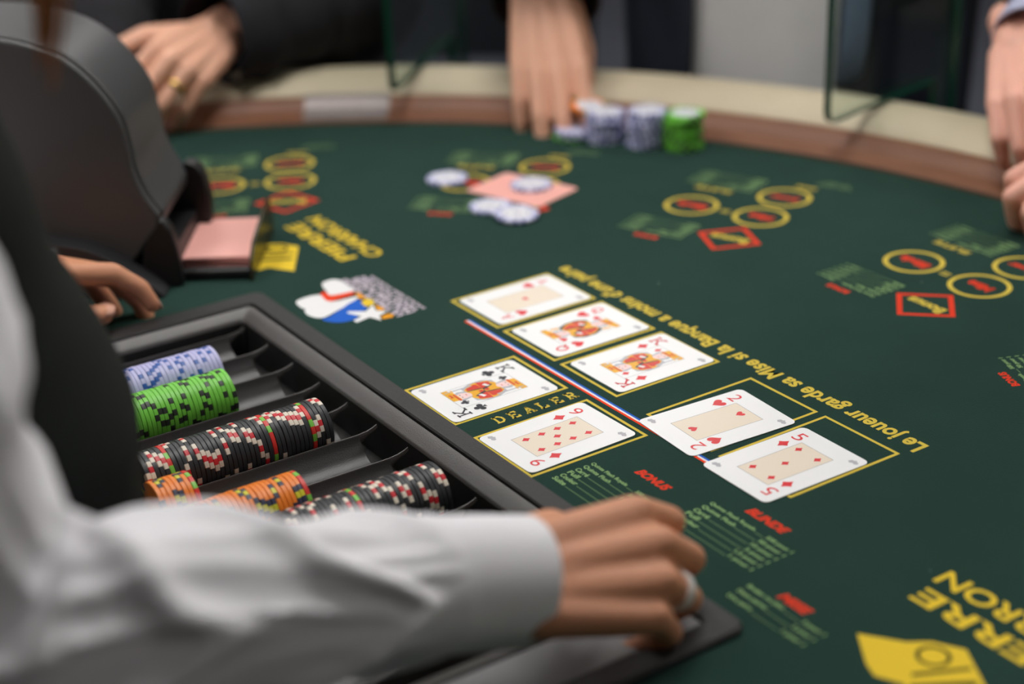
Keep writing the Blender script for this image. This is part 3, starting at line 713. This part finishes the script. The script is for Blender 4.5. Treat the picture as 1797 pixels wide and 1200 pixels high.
# ------------------------------------------------------------------ card shoe (automatic shuffler)
SH = math.atan2(-.571, .821)
shoe = empty('card_shoe', (-182, 158, 0), 'large dark grey domed card shoe with a tray of pink cards', 'card shoe', rot=(0, 0, SH))
XZ = lambda a, b, c: (a, c, b)
dome_arc = smooth_open([(-262, 60), (-257, 120), (-232, 172), (-190, 206), (-148, 218), (-106, 214.5), (-75, 206), (-52, 192), (-33, 171), (-20, 147), (-16, 122), (-14, 102), (-8, 83), (3, 64)], 5)
prof = dome_arc + [(1, 54), (-20, 28), (-42, 3), (-258, 3)]
def scaled(pts, d):
    cx, cz = -130, 100
    out = []
    for x, z in pts:
        l = math.hypot(x-cx, z-cz); out.append((x - (x-cx)/l*d, z - (z-cz)/l*d))
    return out
m = MB(); m.prism(prof, 29, 138, fn=XZ); m.build('shell', SHELL, shoe, bevel=3, seg=3)
m = MB(); m.prism(scaled(prof, 3.5), 26, 30, fn=XZ); m.build('seam', SHELLD, shoe)
m = MB(); m.prism(scaled(prof, 1.0), 18, 26.5, fn=XZ); m.build('front_cover', SHELL, shoe, bevel=4, seg=4)
foot = smooth_open([(-258, 0.4), (-256, 36), (-200, 54), (-140, 56), (-90, 50), (-55, 43), (-28, 27), (-8, 12), (2, 3), (3, 0.4)], 4)
m = MB(); m.prism(foot, -4, 18, fn=XZ); m.build('foot', mat('shoe_foot_plastic', srgb(46, 46, 48), .4), shoe, bevel=5, seg=4)
m = MB(); m.prism([(-22, .4), (14, .4), (13, 30), (9, 50), (4, 58), (0, 60), (-4, 58), (-6, 50), (-16, 34)], 19, 34, fn=XZ); m.build('cheek', SHELLD, shoe, bevel=3, seg=3)
m = MB(); m.prism([(-30, .4), (18, .4), (20, 40), (17, 62), (10, 72), (2, 74), (-10, 60), (-22, 36)], 128, 146, fn=XZ); m.build('cheek', SHELLD, shoe, bevel=3, seg=3)
m = MB(); m.prism(circ(8, 62, 6, 20), 138, 150, fn=XZ); m.build('hinge_cap', STEEL, shoe, bevel=1)
m = MB(); m.box((8, 35, .3), (66, 140, 5)); m.build('card_floor', SHELLD, shoe, bevel=1)
m = MB(); m.box((10, 32, .3), (69, 42, 9)); m.build('front_lip', SHELLD, shoe, bevel=2, seg=3)
m = MB(); m.prism([(28, .3), (146, .3), (146, 24), (138, 36), (118, 37), (50, 27), (31, 17)], 68.5, 71.5, fn=lambda a, b, c: (c, a, b)); m.build('end_plate', SMOKE, shoe, bevel=.8)
m = MB(); m.box((-20, 40, 2), (8, 128, 30)); m.build('throat', SHELLD, shoe)
names = ['bottom', 'second', 'third', 'fourth', 'fifth', 'sixth', 'seventh', 'eighth', 'topmost']
for i in range(9):
    zc = 5.4 + i*0.95 + (2.0 if i > 3 else 0)
    sx = 35.5 + random.uniform(-.7, .7) + (1.8 if i < 8 else 0); sy = 94 + random.uniform(-.8, .8)
    lx, ly = rot2(sx, sy, math.degrees(SH))
    pink_card(-182+lx, 158+ly, zc, SH + random.uniform(-.012, .012) + (.04 if i == 8 else 0), 'face-down pink card in the shoe tray, ' + names[i] + (' of the pile' if i in (0, 8) else ' from the bottom'), tilt=(math.radians(2.0), 0))

# ------------------------------------------------------------------ clear dividers on the rail
def pane(bx, by, ang, label, drop=250, wide=60):
    o = empty('divider_pane', (bx, by, 40), label, 'divider', 'clear divider panes on the rail', rot=(0, 0, math.radians(ang)))
    pts = [(0, 640), (0, 14), (2, 6), (6, 1.5), (12, 0), (drop, 0), (drop, -150), (drop+wide, -150), (drop+wide, 640)]
    m = MB(); m.prism(pts, -4, 4, 0, fn=XZ, side_mi=1); m.build('pane', [PANE, PEDGE], o)
    m = MB(); m.box((drop-8, -9, -150), (drop+wide-10, 9, -110)); m.box((drop-150, -9, -146), (drop-8, 9, -126)); m.build('clamp', CLAMP, o, bevel=2)
pane(203, 440, 44, 'clear pane with green edge on the rail beside the black sleeve')
pane(468, 62, 13, 'clear pane with green edge on the rail before the navy jacket', 200, 40)

# ------------------------------------------------------------------ bodies
def capsule(m, p0, r0, p1, r1, n=14):
    p0, p1 = Vector(p0), Vector(p1); t = p1 - p0; L = t.length
    t = t.normalized() if L > 1e-6 else Vector((0, 0, 1)); u = t.orthogonal().normalized(); w = t.cross(u); rings = []
    def ring(c, r): rings.append([tuple(c + u*(r*math.cos(2*math.pi*k/n)) + w*(r*math.sin(2*math.pi*k/n))) for k in range(n)])
    for a in (85, 60, 30): ring(p0 - t*(r0*math.sin(math.radians(a))), r0*math.cos(math.radians(a)))
    ring(p0, r0); ring(p1, r1)
    for a in (30, 60, 85): ring(p1 + t*(r1*math.sin(math.radians(a))), r1*math.cos(math.radians(a)))
    m.loft(rings)
def remesh(mb, voxel, smooth_it):
    me = mb.mesh('tmp', []); o = bpy.data.objects.new('tmp', me); COL.objects.link(o)
    r = o.modifiers.new('r', 'REMESH'); r.mode = 'VOXEL'; r.voxel_size = voxel*MM
    s = o.modifiers.new('s', 'SMOOTH'); s.factor = .5; s.iterations = smooth_it
    dg = bpy.context.evaluated_depsgraph_get(); out = bpy.data.meshes.new_from_object(o.evaluated_get(dg))
    vs = [tuple(v.co / MM) for v in out.vertices]; fs = [tuple(p.vertices) for p in out.polygons]
    bpy.data.objects.remove(o); bpy.data.meshes.remove(me); bpy.data.meshes.remove(out)
    return vs, fs
class Hand:
    MCP = [(89, 25, 1), (93, 4, 4), (87, -16, 2), (78, -32, -3)]
    LEN = [(43, 26, 21), (48, 30, 22), (45, 28, 22), (35, 21, 19)]
    RAD = [(10.2, 9.2, 8.0, 6.6), (10.6, 9.5, 8.2, 6.8), (10.2, 9.2, 7.9, 6.5), (9.0, 8.1, 7.0, 5.8)]
    def __init__(s, right, W, F, D, fingers, thumb, sc=1.0):
        s.W = Vector(W); s.F = Vector(F).normalized(); D = Vector(D); s.D = (D - s.F*D.dot(s.F)).normalized(); y = s.D.cross(s.F); s.T = y if right else -y; s.sc = sc
        s.m = MB(); G = s.G; s.joints = []
        for i, (spread, a, b, c) in enumerate(fingers):
            base = s.MCP[i]; d0 = (s.F*math.cos(math.radians(spread)) + s.T*math.sin(math.radians(spread)))
            p = G(*base); js = [p]; ang = 0
            for L, fl in zip(s.LEN[i], (a, b, c)):
                ang += fl; d = d0*math.cos(math.radians(ang)) - s.D*math.sin(math.radians(ang)); p = p + d*(L*sc - (5*sc if L == s.LEN[i][2] else 0)); js.append(p)
            s.joints.append((js, d, ang, d0))
            R = s.RAD[i]
            for k in range(3): capsule(s.m, js[k], R[k]*sc, js[k+1], R[k+1]*sc)
            capsule(s.m, G(8, base[1]*.62, 0), 13*sc, G(base[0], base[1], base[2]-2), R[0]*1.12*sc)
        c0 = (24, 24, -8); p = G(*c0); s.tj = [p]
        for (f, t, d), L in zip(thumb, (44, 33, 23)):
            v = (s.F*f + s.T*t + s.D*d).normalized(); p = p + v*L*sc; s.tj.append(p); s.tdir = v
        for k, (ra, rb) in enumerate(((14, 12), (12, 10.6), (10.6, 8.6))): capsule(s.m, s.tj[k], ra*sc, s.tj[k+1], rb*sc)
        capsule(s.m, G(18, 16, -6), 14*sc, G(62, 22, -9), 11.5*sc); capsule(s.m, G(18, -15, -6), 14*sc, G(62, -25, -8), 11*sc)
        capsule(s.m, G(10, 0, -2), 17*sc, G(76, 2, -4), 13*sc)
        capsule(s.m, G(40, 14, -4), 13*sc, s.tj[1], 10.5*sc)
        capsule(s.m, G(-48, 8, 0), 20*sc, G(4, 8, 0), 18*sc); capsule(s.m, G(-48, -8, 0), 20*sc, G(4, -8, 0), 18*sc)
    def G(s, a, b, c): return s.W + (s.F*a + s.T*b + s.D*c)*s.sc
    def geo(s, voxel=1.9): return remesh(s.m, voxel, 7)
    def nail(s, i, parent):
        if i < 0: tip, d, up, r, w = s.tj[3], s.tdir, None, 8.6*s.sc, 7.2*s.sc; up = s.thumb_up
        else:
            js, d, ang, d0 = s.joints[i]; tip = js[3]; r = s.RAD[i][3]*s.sc; w = 5.4*s.sc
            up = d0*math.sin(math.radians(ang)) + s.D*math.cos(math.radians(ang))
        d = d.normalized(); up = (up - d*up.dot(d)).normalized(); sd = d.cross(up); c = tip + d*(1.5) + up*(r*.86)
        rings = []
        for u_ in (-1, -.75, -.3, .3, .8, 1):
            ww = w*math.sqrt(max(0.05, 1 - abs(u_)**3*.9)); rings.append([tuple(c + d*(u_*w*1.05) + sd*(v*ww) + up*(-.34*w*v*v - .16*w*max(0, u_)**2 + .4)) for v in (-1, -.6, -.2, .2, .6, 1)])
        m = MB(); m.loft(rings, closed=False); o = m.build('nail', NAIL, parent, smooth=True, angle=80)
        so = o.modifiers.new('s', 'SOLIDIFY'); so.thickness = .7*MM
        return o
    def ring(s, i, t, parent, matl, w, name='finger_ring'):
        js = s.joints[i][0]; c = js[0].lerp(js[1], t); d = (js[1]-js[0]).normalized(); u = d.orthogonal().normalized(); v = d.cross(u); r = (s.RAD[i][0]*(1-t)+s.RAD[i][1]*t)*s.sc + .5
        rings = []
        for k in range(33):
            a = 2*math.pi*k/32; q = u*math.cos(a) + v*math.sin(a)
            rings.append([tuple(c + q*(r+hh) + d*ww) for hh, ww in ((-1.5, -w), (.8, -w), (1.5, -w*.6), (1.5, w*.6), (.8, w), (-1.5, w))])
        m = MB(); m.loft(rings, caps=False); return m.build(name, matl, parent, smooth=True)

def path_frames(path, k=10):
    pts = [Vector(p) for p in smooth_open(path, k)]; fr = []; u = None
    for i, p in enumerate(pts):
        t = (pts[min(len(pts)-1, i+1)] - pts[max(0, i-1)]).normalized()
        if u is None: u = Vector((0, 0, 1)); u = (u - t*u.dot(t)); u = u.normalized() if u.length > .05 else t.orthogonal().normalized()
        else: u = (u - t*u.dot(t)).normalized()
        fr.append((p, t, u, t.cross(u)))
    return fr
def sleeve(name, path, radii, matl, parent, n=56, k=12, fold=None, flat=1.0, thick=2.0, hem=True):
    # cloth tube along a path, radius and folds vary along it; open ends with thickness
    fr = path_frames(path, k); N = len(fr); rs = [r[0] for r in smooth_open([(r,) for r in radii], k)]
    rings = []
    L = 0; prev = fr[0][0]
    for i, (p, t, u, w) in enumerate(fr):
        L += (p-prev).length; prev = p
        ring = []
        for j in range(n):
            a = 2*math.pi*j/n; r = rs[i] + (fold(i/(N-1), a, L) if fold else 0)
            ring.append(tuple(p + u*(r*math.cos(a)) + w*(r*flat*math.sin(a))))
        rings.append(ring)
    def inset(i, ring, d):
        c = fr[i][0]; return [tuple(Vector(q) + (c - Vector(q)).normalized()*d) for q in ring]
    rings = [inset(1, rings[1], thick), inset(0, rings[0], thick)] + rings + [inset(-1, rings[-1], thick), inset(-2, rings[-2], thick + .5), inset(max(-6, -len(fr)), rings[max(-6, -len(rings))], thick+1)]
    m = MB(); m.loft(rings, caps=False); return m.build(name, matl, parent, smooth=True, angle=70)
def torso(name, rings_def, matl, parent, face, n=64, a0=None, a1=None, fold=None, thick=0, k=5, power=2.3):
    # rings: (cx, cy, z, half depth, half width); face: unit vector the chest looks along
    f = Vector((face[0], face[1], 0)).normalized(); s = Vector((-f.y, f.x, 0)); rd = smooth_open(rings_def, k); rings = []
    full = a0 is None
    for cx, cy, z, a, b in rd:
        ring = []
        for j in range(n if full else n+1):
            t = 2*math.pi*j/n if full else math.radians(a0 + (a1-a0)*j/n)
            c, sn = math.cos(t), math.sin(t); rr_ = (abs(c)**power + abs(sn)**power)**(-1/power)
            q = Vector((cx, cy, z)) + f*(a*rr_*c) + s*(b*rr_*sn)
            if fold: q += (f*c + s*sn)*fold(t, z)
            ring.append(tuple(q))
        rings.append(ring)
    m = MB(); m.loft(rings, closed=full, caps=full); o = m.build(name, matl, parent, smooth=True, angle=70)
    if thick: so = o.modifiers.new('s', 'SOLIDIFY'); so.thickness = thick*MM; so.offset = 1
    return o
def head_caps(m, c, f, h=1.0):
    c = Vector(c); f = Vector((f[0], f[1], 0)).normalized(); s = Vector((-f.y, f.x, 0)); up = Vector((0, 0, 1))
    capsule(m, c + up*20 - f*12, 82, c + up*28 + f*2, 78); capsule(m, c - up*40 + f*16, 52, c - up*70 + f*34, 30); capsule(m, c - up*10 + f*20, 66, c - up*40 + f*28, 52)
    capsule(m, c + f*86 + up*12, 8, c + f*100 - up*18, 12); capsule(m, c + f*68 - up*52 - s*14, 9, c + f*68 - up*52 + s*14, 9)
    for g in (1, -1): capsule(m, c + s*(82*g) + up*10, 9, c + s*(84*g) - up*22, 7); capsule(m, c + f*72 + s*(30*g) + up*12, 12, c + f*72 + s*(32*g) + up*12, 12)
    capsule(m, c - up*60 - f*14, 56, c - up*170 - f*20, 60)
def make_person(name, base, label, skin, geos, coarse, group=None):
    t = empty(name, base, label, 'person', group)
    cv, cf = remesh(coarse, 13, 3)
    m = MB(); m.add(cv, cf)
    for vs, fs in geos: m.add(vs, fs)
    o = bpy.data.objects.new('body', m.mesh('body', skin, True, 180)); link(o, t)
    b = Vector(base) * MM; o.location = -b
    return t, o
def under(o, base): o.location = -Vector(base)*MM; return o
def wave(*terms):
    # terms: (amp, cycles per mm along, turns around, phase)
    return lambda s, a, L: sum(A*math.sin(2*math.pi*c*L + n_*a + ph) for A, c, n_, ph in terms)
def legs(m, hip, f, seat):
    hip = Vector(hip); f = Vector((f[0], f[1], 0)).normalized(); s = Vector((-f.y, f.x, 0)); kn = []
    for g in (1, -1):
        h = hip + s*(90*g); k_ = (h + f*390 - Vector((0, 0, 120))) if seat else h - Vector((0, 0, 400)); a = Vector((k_.x, k_.y, FZ + 90)) - (f*60 if seat else f*0)
        if seat: a = Vector((k_.x, k_.y, FZ + 190)) - f*40
        capsule(m, h, 78, k_, 56); capsule(m, k_, 54, a, 38); capsule(m, a, 36, a + f*150 - Vector((0, 0, 52)), 30); kn.append((h, k_, a))
    return kn
def trousers(kn, parent, base, matl):
    for h, k_, a in kn: under(sleeve('trouser_leg', [h, h.lerp(k_, .5), k_, k_.lerp(a, .5), a + Vector((0, 0, 10))], [96, 88, 74, 62, 56], matl, parent, n=28, k=5), base)

# --- dealer
DB = (-500, -230, FZ)
f = (1, 0)
co = MB(); head_caps(co, (-470, -230, 700), f)
capsule(co, (-505, -230, 380), 90, (-490, -230, 60), 90); capsule(co, (-520, -330, 415), 55, (-520, -130, 415), 55); capsule(co, (-490, -260, -60), 100, (-490, -200, -60), 100)
kn = legs(co, (-490, -230, -90), f, False)
RSH, REL, RW = (-540, -395, 420), (-512, -462, 152), (-252, -464, 67)
LSH, LEL, LW = (-530, -65, 420), (-590, 30, 235), (-366, 143, 51)
capsule(co, RSH, 46, REL, 38); capsule(co, REL, 36, (-320, -469, 96), 25); capsule(co, LSH, 46, LEL, 38); capsule(co, LEL, 36, (-420, 112, 112), 25)
rh = Hand(True, RW, (.985, -.12, -.12), (-.28, -.52, .80), [(4, 36, 60, 40), (1, 42, 68, 40), (-2, 46, 70, 40), (-4, 52, 66, 40)], [(.72, .35, -.6), (.8, -.1, -.6), (.75, -.5, -.4)], .98)
lh = Hand(False, LW, (.90, .0, -.02), (.05, .25, .96), [(0, 12, 28, 24), (-1, 20, 34, 24), (-3, 26, 38, 26), (-6, 32, 38, 28)], [(.88, .12, -.52), (.96, -.02, -.2), (1, -.06, .0)], 1.0)
dealer, dbody = make_person('person', DB, 'dealer in white shirt and dark vest reaching over the chip tray', SKIN_A, [rh.geo(), lh.geo()], co)
def ridge(p): return 1 - abs(noise.noise(p))*2.2
def dfold(s, a, L):
    c, sn = math.cos(a), math.sin(a); aa = a if a < math.pi else 2*math.pi - a
    w = Vector((L/150.0, 2.2*c, 2.2*sn + 5)); q = Vector((L/40.0, 1.5*c + 9, 1.5*sn))
    wob = 26*noise.noise(Vector((L/130.0, c, sn + 2)))
    fr = ((L + 46*aa + wob) / 86.0) % 1.0 - .5
    diag = math.exp(-(fr/.14)**2)
    v = 10.5*diag + 5.0*max(0, ridge(w))**1.6*(1 - .6*diag) + 1.6*noise.noise(q) - 6.5
    e = math.exp(-((s-.5)/.22)**2)
    return v*(.75 + .35*e)*(1 if s < .9 else (1-s)/.1)
under(torso('shirt', [(-500, -230, -140, 92, 156), (-492, -230, 60, 90, 146), (-510, -230, 250, 94, 154), (-530, -230, 400, 88, 178), (-530, -230, 470, 64, 120), (-520, -230, 505, 56, 66)], SHIRT, dealer, f), DB)
sl = under(sleeve('sleeve', [RSH, (-532, -450, 290), REL, (-405, -473, 118), (-296, -467, 84)], [72, 62, 57, 43, 35], SHIRT, dealer, n=96, k=30, fold=dfold), DB)
sl['label'] = 'folded white shirt sleeve'
under(sleeve('cuff', [(-308, -468, 88), (-272, -465, 75), (-240, -463, 63)], [35, 34.5, 34], SHIRT, dealer, n=56, k=6, flat=.88, thick=2.5), DB)
under(sleeve('sleeve', [LSH, (-580, -20, 320), LEL, (-500, 85, 140), (-424, 136, 74)], [70, 62, 56, 46, 39], SHIRT, dealer, n=48, k=12, fold=dfold), DB)
under(sleeve('cuff', [(-434, 132, 78), (-382, 143, 58), (-322, 143, 52)], [37, 36.5, 37], SHIRT, dealer, n=40, k=6, thick=2.5), DB)
VR = [(-482, -230, -190, 106, 172), (-476, -230, 20, 104, 168), (-471, -230, 117, 103, 168), (-468, -230, 155, 103, 168), (-482, -230, 195, 104, 166), (-500, -230, 235, 104, 168), (-508, -230, 280, 105, 170), (-517, -230, 315, 105, 172), (-528, -230, 375, 102, 176), (-540, -230, 440, 84, 156), (-534, -230, 478, 64, 110)]
vest = under(torso('vest', VR, VEST, dealer, f, n=80, fold=lambda t, z: 1.2*math.sin(z/26 + 3*t)), DB)
for x, z in ((-372.5, 20), (-367.5, 100), (-371, 190)):
    b = MB(); b.lathe([(.1, 2.5), (5, 2.5), (6, .5), (6, -1.5)], 16, axis='x'); under(b.build('button', SHELLD, dealer, smooth=True), DB).location += Vector((x, -196, z)) * MM
trousers(kn, dealer, DB, TROUSER)
rh.ring(2, .5, dealer, WRING, 4.2).location = -Vector(DB)*MM
lh.thumb_up = Vector((-.1, -.55, .83))
lh.nail(-1, dealer).location = -Vector(DB)*MM
lh.nail(0, dealer).location = -Vector(DB)*MM
m = MB(); rnd = random.Random(3)
capsule(m, (-488, -230, 730), 92, (-492, -230, 735), 90, 20); capsule(m, (-525, -230, 690), 84, (-555, -240, 590), 60, 16)
for i in range(15):
    j = Vector((rnd.uniform(-7, 7), rnd.uniform(-7, 7), 0)); e = rnd.uniform(-18, 22)
    pts = smooth_open([Vector((-500, -318, 720))+j, Vector((-462, -345, 620))+j*1.6, Vector((-420, -385, 500))+j*1.5, Vector((-409, -396, 410))+j, Vector((-421, -398, 352+e))+j*.35], 4)
    m.tube(pts, [3.0]*12 + [2.4, 1.9, 1.4, .9, .5][:len(pts)-12], 5)
hr = under(m.build('hair', HAIR, dealer, smooth=True), DB); hr['label'] = 'long brown hair with a loose lock hanging down'

# --- players
def player(name_label, base_c, f, skin, arms, hands, cloth, under_cloth, hair, sl_rad=58, lap=None, group='players at the far rail'):
    base = (base_c[0], base_c[1], FZ)
    f = Vector((f[0], f[1], 0)).normalized(); s = Vector((-f.y, f.x, 0)); c = Vector((base_c[0], base_c[1], 0)); up = Vector((0, 0, 1))
    co = MB(); head_caps(co, c + up*640 + f*20, f)
    capsule(co, c + up*330, 105, c + up*40, 100); capsule(co, c + up*390 + s*120, 58, c + up*390 - s*120, 58); capsule(co, c - up*80 + s*30, 110, c - up*80 - s*30, 110)
    kn = legs(co, c - up*110, f, True)
    for sh, el, wr in arms: capsule(co, sh, 34, el, 26); capsule(co, el, 26, Vector(el).lerp(Vector(wr), .6), 20)
    t, body = make_person('person', base, name_label, skin, [h.geo(2.0) for h in hands], co, group)
    trousers(kn, t, base, TROUSER)
    for g in (1, -1):
        h_, k_, a = kn[0 if g > 0 else 1]; b = MB(); capsule(b, a + f*10 - up*40, 46, a + f*165 - up*56, 38); under(b.build('shoe', SHOE, t, smooth=True), base)
    b = MB(); capsule(b, c + up*672, 92, c + up*660 - f*18, 90, 20); under(b.build('hair', hair, t, smooth=True), base)
    return t, base, f, s, c
def rings_for(c, f, add=0):
    o = []
    for z, a, b, sh in ((-190, 128, 186, 0), (-60, 128, 180, 0), (100, 120, 178, 0), (250, 124, 192, -8), (370, 108, 200, -18), (425, 84, 170, -22), (460, 64, 90, -20)):
        o.append((c[0] + f[0]*sh, c[1] + f[1]*sh, z, a + add, b + add))
    return o
fold1 = lambda t, z: 3.0*math.sin(5*t + z/40) + 2.0*math.sin(9*t - z/55)
def jfold(s, a, L): return 3.4*math.sin(2*math.pi*L/62 + 1.2*math.sin(a)) + 2.2*math.sin(3*a + L/40) + 1.6*math.sin(2*math.pi*L/33 + 2*a)
# player with a gold ring, black jacket
c1, f1 = (225, 880), (-.468, -.884); s1 = (.884, -.468)
L1 = ((225+195*.884, 880-195*.468, 385), (312, 692, 96), (100, 632, 88)); R1 = ((225-195*.884, 880+195*.468, 385), (30, 830, 140), (-20, 640, -30))
h1 = Hand(False, (92, 628, 86), (-.81, -.55, -.10), (.26, -.52, .80), [(3, 44, 44, 25), (1, 46, 44, 25), (-2, 48, 42, 25), (-8, 56, 36, 25)], [(.7, .7, -.3), (.85, .3, -.4), (.9, .1, -.4)])
h1b = Hand(True, (-20, 635, -34), (-.3, -.75, -.3), (-.4, .3, .8), [(0, 20, 30, 20)]*4, [(.7, .7, -.2), (.85, .3, -.3), (.9, .1, -.3)])
p1, b1, F1, S1, C1 = player('player in a black jacket with a gold ring, leaning a forearm on the rail', c1, f1, SKIN_B, [L1, R1], [h1, h1b], JACKET, None, HAIRD)
under(torso('jacket', rings_for(c1, f1, 8), JACKET, p1, f1, fold=fold1), b1)
under(sleeve('jacket_sleeve', [L1[0], (370, 745, 230), L1[1], (200, 655, 92), (86, 622, 86)], [88, 80, 74, 66, 54], JACKET, p1, k=14, fold=jfold), b1)
under(sleeve('jacket_sleeve', [R1[0], (20, 900, 260), R1[1], (0, 730, 60), R1[2]], [86, 78, 68, 56, 42], JACKET, p1, k=8, fold=jfold), b1)
h1.ring(2, .45, p1, GOLDM, 3.0).location = -Vector(b1)*MM
m = MB()
for i in range(14):
    y = rnd.uniform(-10, 10); pts = smooth_open([Vector((150+y, 800, 560)), Vector((135+y, 775, 380)), Vector((120+y*.8, 745, 240)), Vector((112+y*.3, 728, 120))], 4); m.tube(pts, [3, 3, 3, 3, 2.6, 2.4, 2.2, 2, 1.8, 1.6, 1.2, .9, .6], 5)
under(m.build('hair_lock', HAIRD, p1, smooth=True), b1)
# reaching player, grey sweater under an open navy jacket
c2, f2 = (712, 380), (-.876, -.482)
R2 = ((612, 541, 385), (520, 560, 250), (370, 398, 142)); L2 = ((800, 210, 385), (795, 255, 130), (668, 300, -70))
h2 = Hand(True, (366, 392, 138), (-.25, -.52, -.82), (-.55, -.75, .35), [(3, 4, 14, 12), (1, 2, 10, 8), (-1, 2, 12, 10), (-5, 6, 16, 14)], [(.82, .18, -.55), (.9, -.1, -.4), (.95, -.12, -.2)], 1.08)
h2b = Hand(False, (668, 302, -72), (-.8, .2, -.4), (-.2, -.2, .9), [(0, 20, 30, 20)]*4, [(.7, .7, -.2), (.85, .3, -.3), (.9, .1, -.3)])
p2, b2, F2, S2, C2 = player('player in a grey sweater and open navy jacket reaching for the chip stacks', c2, f2, SKIN_B, [R2, L2], [h2, h2b], NAVY, None, HAIRD)
sw = under(torso('sweater', rings_for(c2, f2, -2), GREYK, p2, f2, fold=lambda t, z: 2.2*math.sin(7*t) + 1.5*math.sin(11*t + z/60)), b2)
jl = under(torso('jacket_front', rings_for(c2, f2, 14), NAVY, p2, f2, a0=-180, a1=-22, fold=lambda t, z: 6*math.sin(6*t + z/90) + 3*math.sin(11*t), thick=4), b2)
jr = under(torso('jacket_front', rings_for(c2, f2, 14), NAVY, p2, f2, a0=29, a1=180, fold=lambda t, z: 6*math.sin(6*t + z/90 + 2) + 3*math.sin(11*t), thick=4), b2)
under(torso('shirt_tail', [(c2[0], c2[1], 12, 138, 196), (c2[0], c2[1], 40, 146, 208), (c2[0], c2[1], 90, 148, 214), (c2[0], c2[1], 150, 146, 214)], LBLUE, p2, f2, a0=28, a1=36, n=10, thick=4), b2)
under(sleeve('jacket_sleeve', [R2[0], (580, 585, 320), R2[1], (435, 465, 196), (362, 384, 124)], [82, 76, 66, 58, 57], CHARCOAL, p2, k=12, fold=jfold), b2)
under(sleeve('jacket_sleeve', [L2[0], (820, 220, 260), L2[1], (735, 275, 20), L2[2]], [84, 76, 66, 54, 42], NAVY, p2, k=10, fold=jfold), b2)
# player at the frame edge
c4, f4 = (900, -230), (-.995, .03)
R4 = ((886, -40, 385), (815, 20, 150), (625, -45, 122)); L4 = ((890, -425, 385), (780, -390, 130), (570, -262, 66))
h4 = Hand(True, (604, -52, 116), (-.62, -.70, -.30), (-.45, -.1, .9), [(3, 36, 58, 30), (0, 36, 58, 30), (-3, 36, 58, 30), (-6, 30, 56, 30)], [(.7, .6, -.4), (.85, .3, -.4), (.9, .1, -.4)])
h4b = Hand(False, (562, -256, 66), (-.86, .5, -.10), (-.1, -.35, .92), [(0, 28, 70, 40), (0, 30, 72, 40), (0, 32, 72, 40), (-4, 34, 70, 40)], [(.75, .4, -.5), (.85, -.1, -.45), (.85, -.4, -.3)])
p4, b4, F4, S4, C4 = player('player in an olive top whose two hands reach in at the frame edge', c4, f4, SKIN_C, [R4, L4], [h4, h4b], OLIVE, None, HAIRD)
under(torso('jacket', rings_for(c4, f4, 8), OLIVE, p4, f4, fold=fold1), b4)
under(sleeve('jacket_sleeve', [R4[0], (892, 0, 270), R4[1], (712, -14, 138), (636, -42, 126)], [84, 76, 66, 54, 42], OLIVE, p4, k=10, fold=jfold), b4)
under(sleeve('cuff', [(650, -36, 129), (632, -44, 124), (612, -54, 118)], [37, 37, 37], LILAC, p4, n=40, k=6, thick=2), b4)
under(sleeve('jacket_sleeve', [L4[0], (850, -430, 270), L4[1], (690, -310, 85), L4[2]], [84, 76, 66, 54, 40], OLIVE, p4, k=10, fold=jfold), b4)

# ------------------------------------------------------------------ stools
def stool(x, y, ang, label):
    o = empty('bar_stool', (x, y, FZ), label, 'stool', 'stools around the table', rot=(0, 0, math.radians(ang)))
    m = MB(); m.loft([[(px, py, z) for px, py in rrect(w, w, r_, 6)] for w, r_, z in ((380, 80, 500), (410, 90, 515), (410, 90, 550), (380, 80, 566))]); m.build('seat', STOOLM, o, smooth=True)
    m = MB(); rings = []
    for i in range(13):
        a = math.radians(-55 + 110*i/12); rings.append([(r_*math.cos(a), r_*math.sin(a), z) for r_, z in ((190, 640), (225, 640), (235, 900), (225, 925), (205, 925), (195, 900))])
    m.loft(rings); m.build('backrest', STOOLM, o, smooth=True)
    for sx in (-1, 1):
        for sy in (-1, 1):
            m = MB(); m.tube([(sx*140, sy*140, 500), (sx*180, sy*180, 0)], [14, 12], 10); m.build('leg', CLAMP, o, smooth=True)
    for sy in (-.45, .45):
        m = MB(); m.tube([(185, 360*sy, 545), (210, 360*sy, 660)], [10, 10], 8); m.build('back_post', CLAMP, o, smooth=True)
    m = MB(); m.tube([(160*math.cos(a*math.pi/16)*1.28, 160*math.sin(a*math.pi/16)*1.28, 220) for a in range(33)], 9, 8); m.build('foot_ring', CLAMP, o, smooth=True)
stool(225, 880, math.degrees(math.atan2(.884, .468)), 'dark stool under the player in the black jacket')
stool(712, 380, math.degrees(math.atan2(.482, .876)), 'dark stool under the player in the grey sweater')
stool(900, -230, 0, 'dark stool under the player in the olive top')
stool(600, 950, math.degrees(math.atan2(.76, .65)), 'empty dark stool between the black jacket and the grey sweater')

# clothing and small pieces belong to the garment or body that carries them
for person in [o for o in list(COL.objects) if o.name.startswith('person')]:
    kids = {}
    for c in person.children: kids.setdefault(c.name.split('.')[0], []).append(c)
    for child, owner in (('sleeve', 'shirt'), ('cuff', 'shirt'), ('button', 'vest'), ('jacket_sleeve', 'jacket'), ('nail', 'body')):
        if owner not in kids: continue
        for c in kids.get(child, []):
            off = c.location - kids[owner][0].location; c.parent = kids[owner][0]; c.location = off
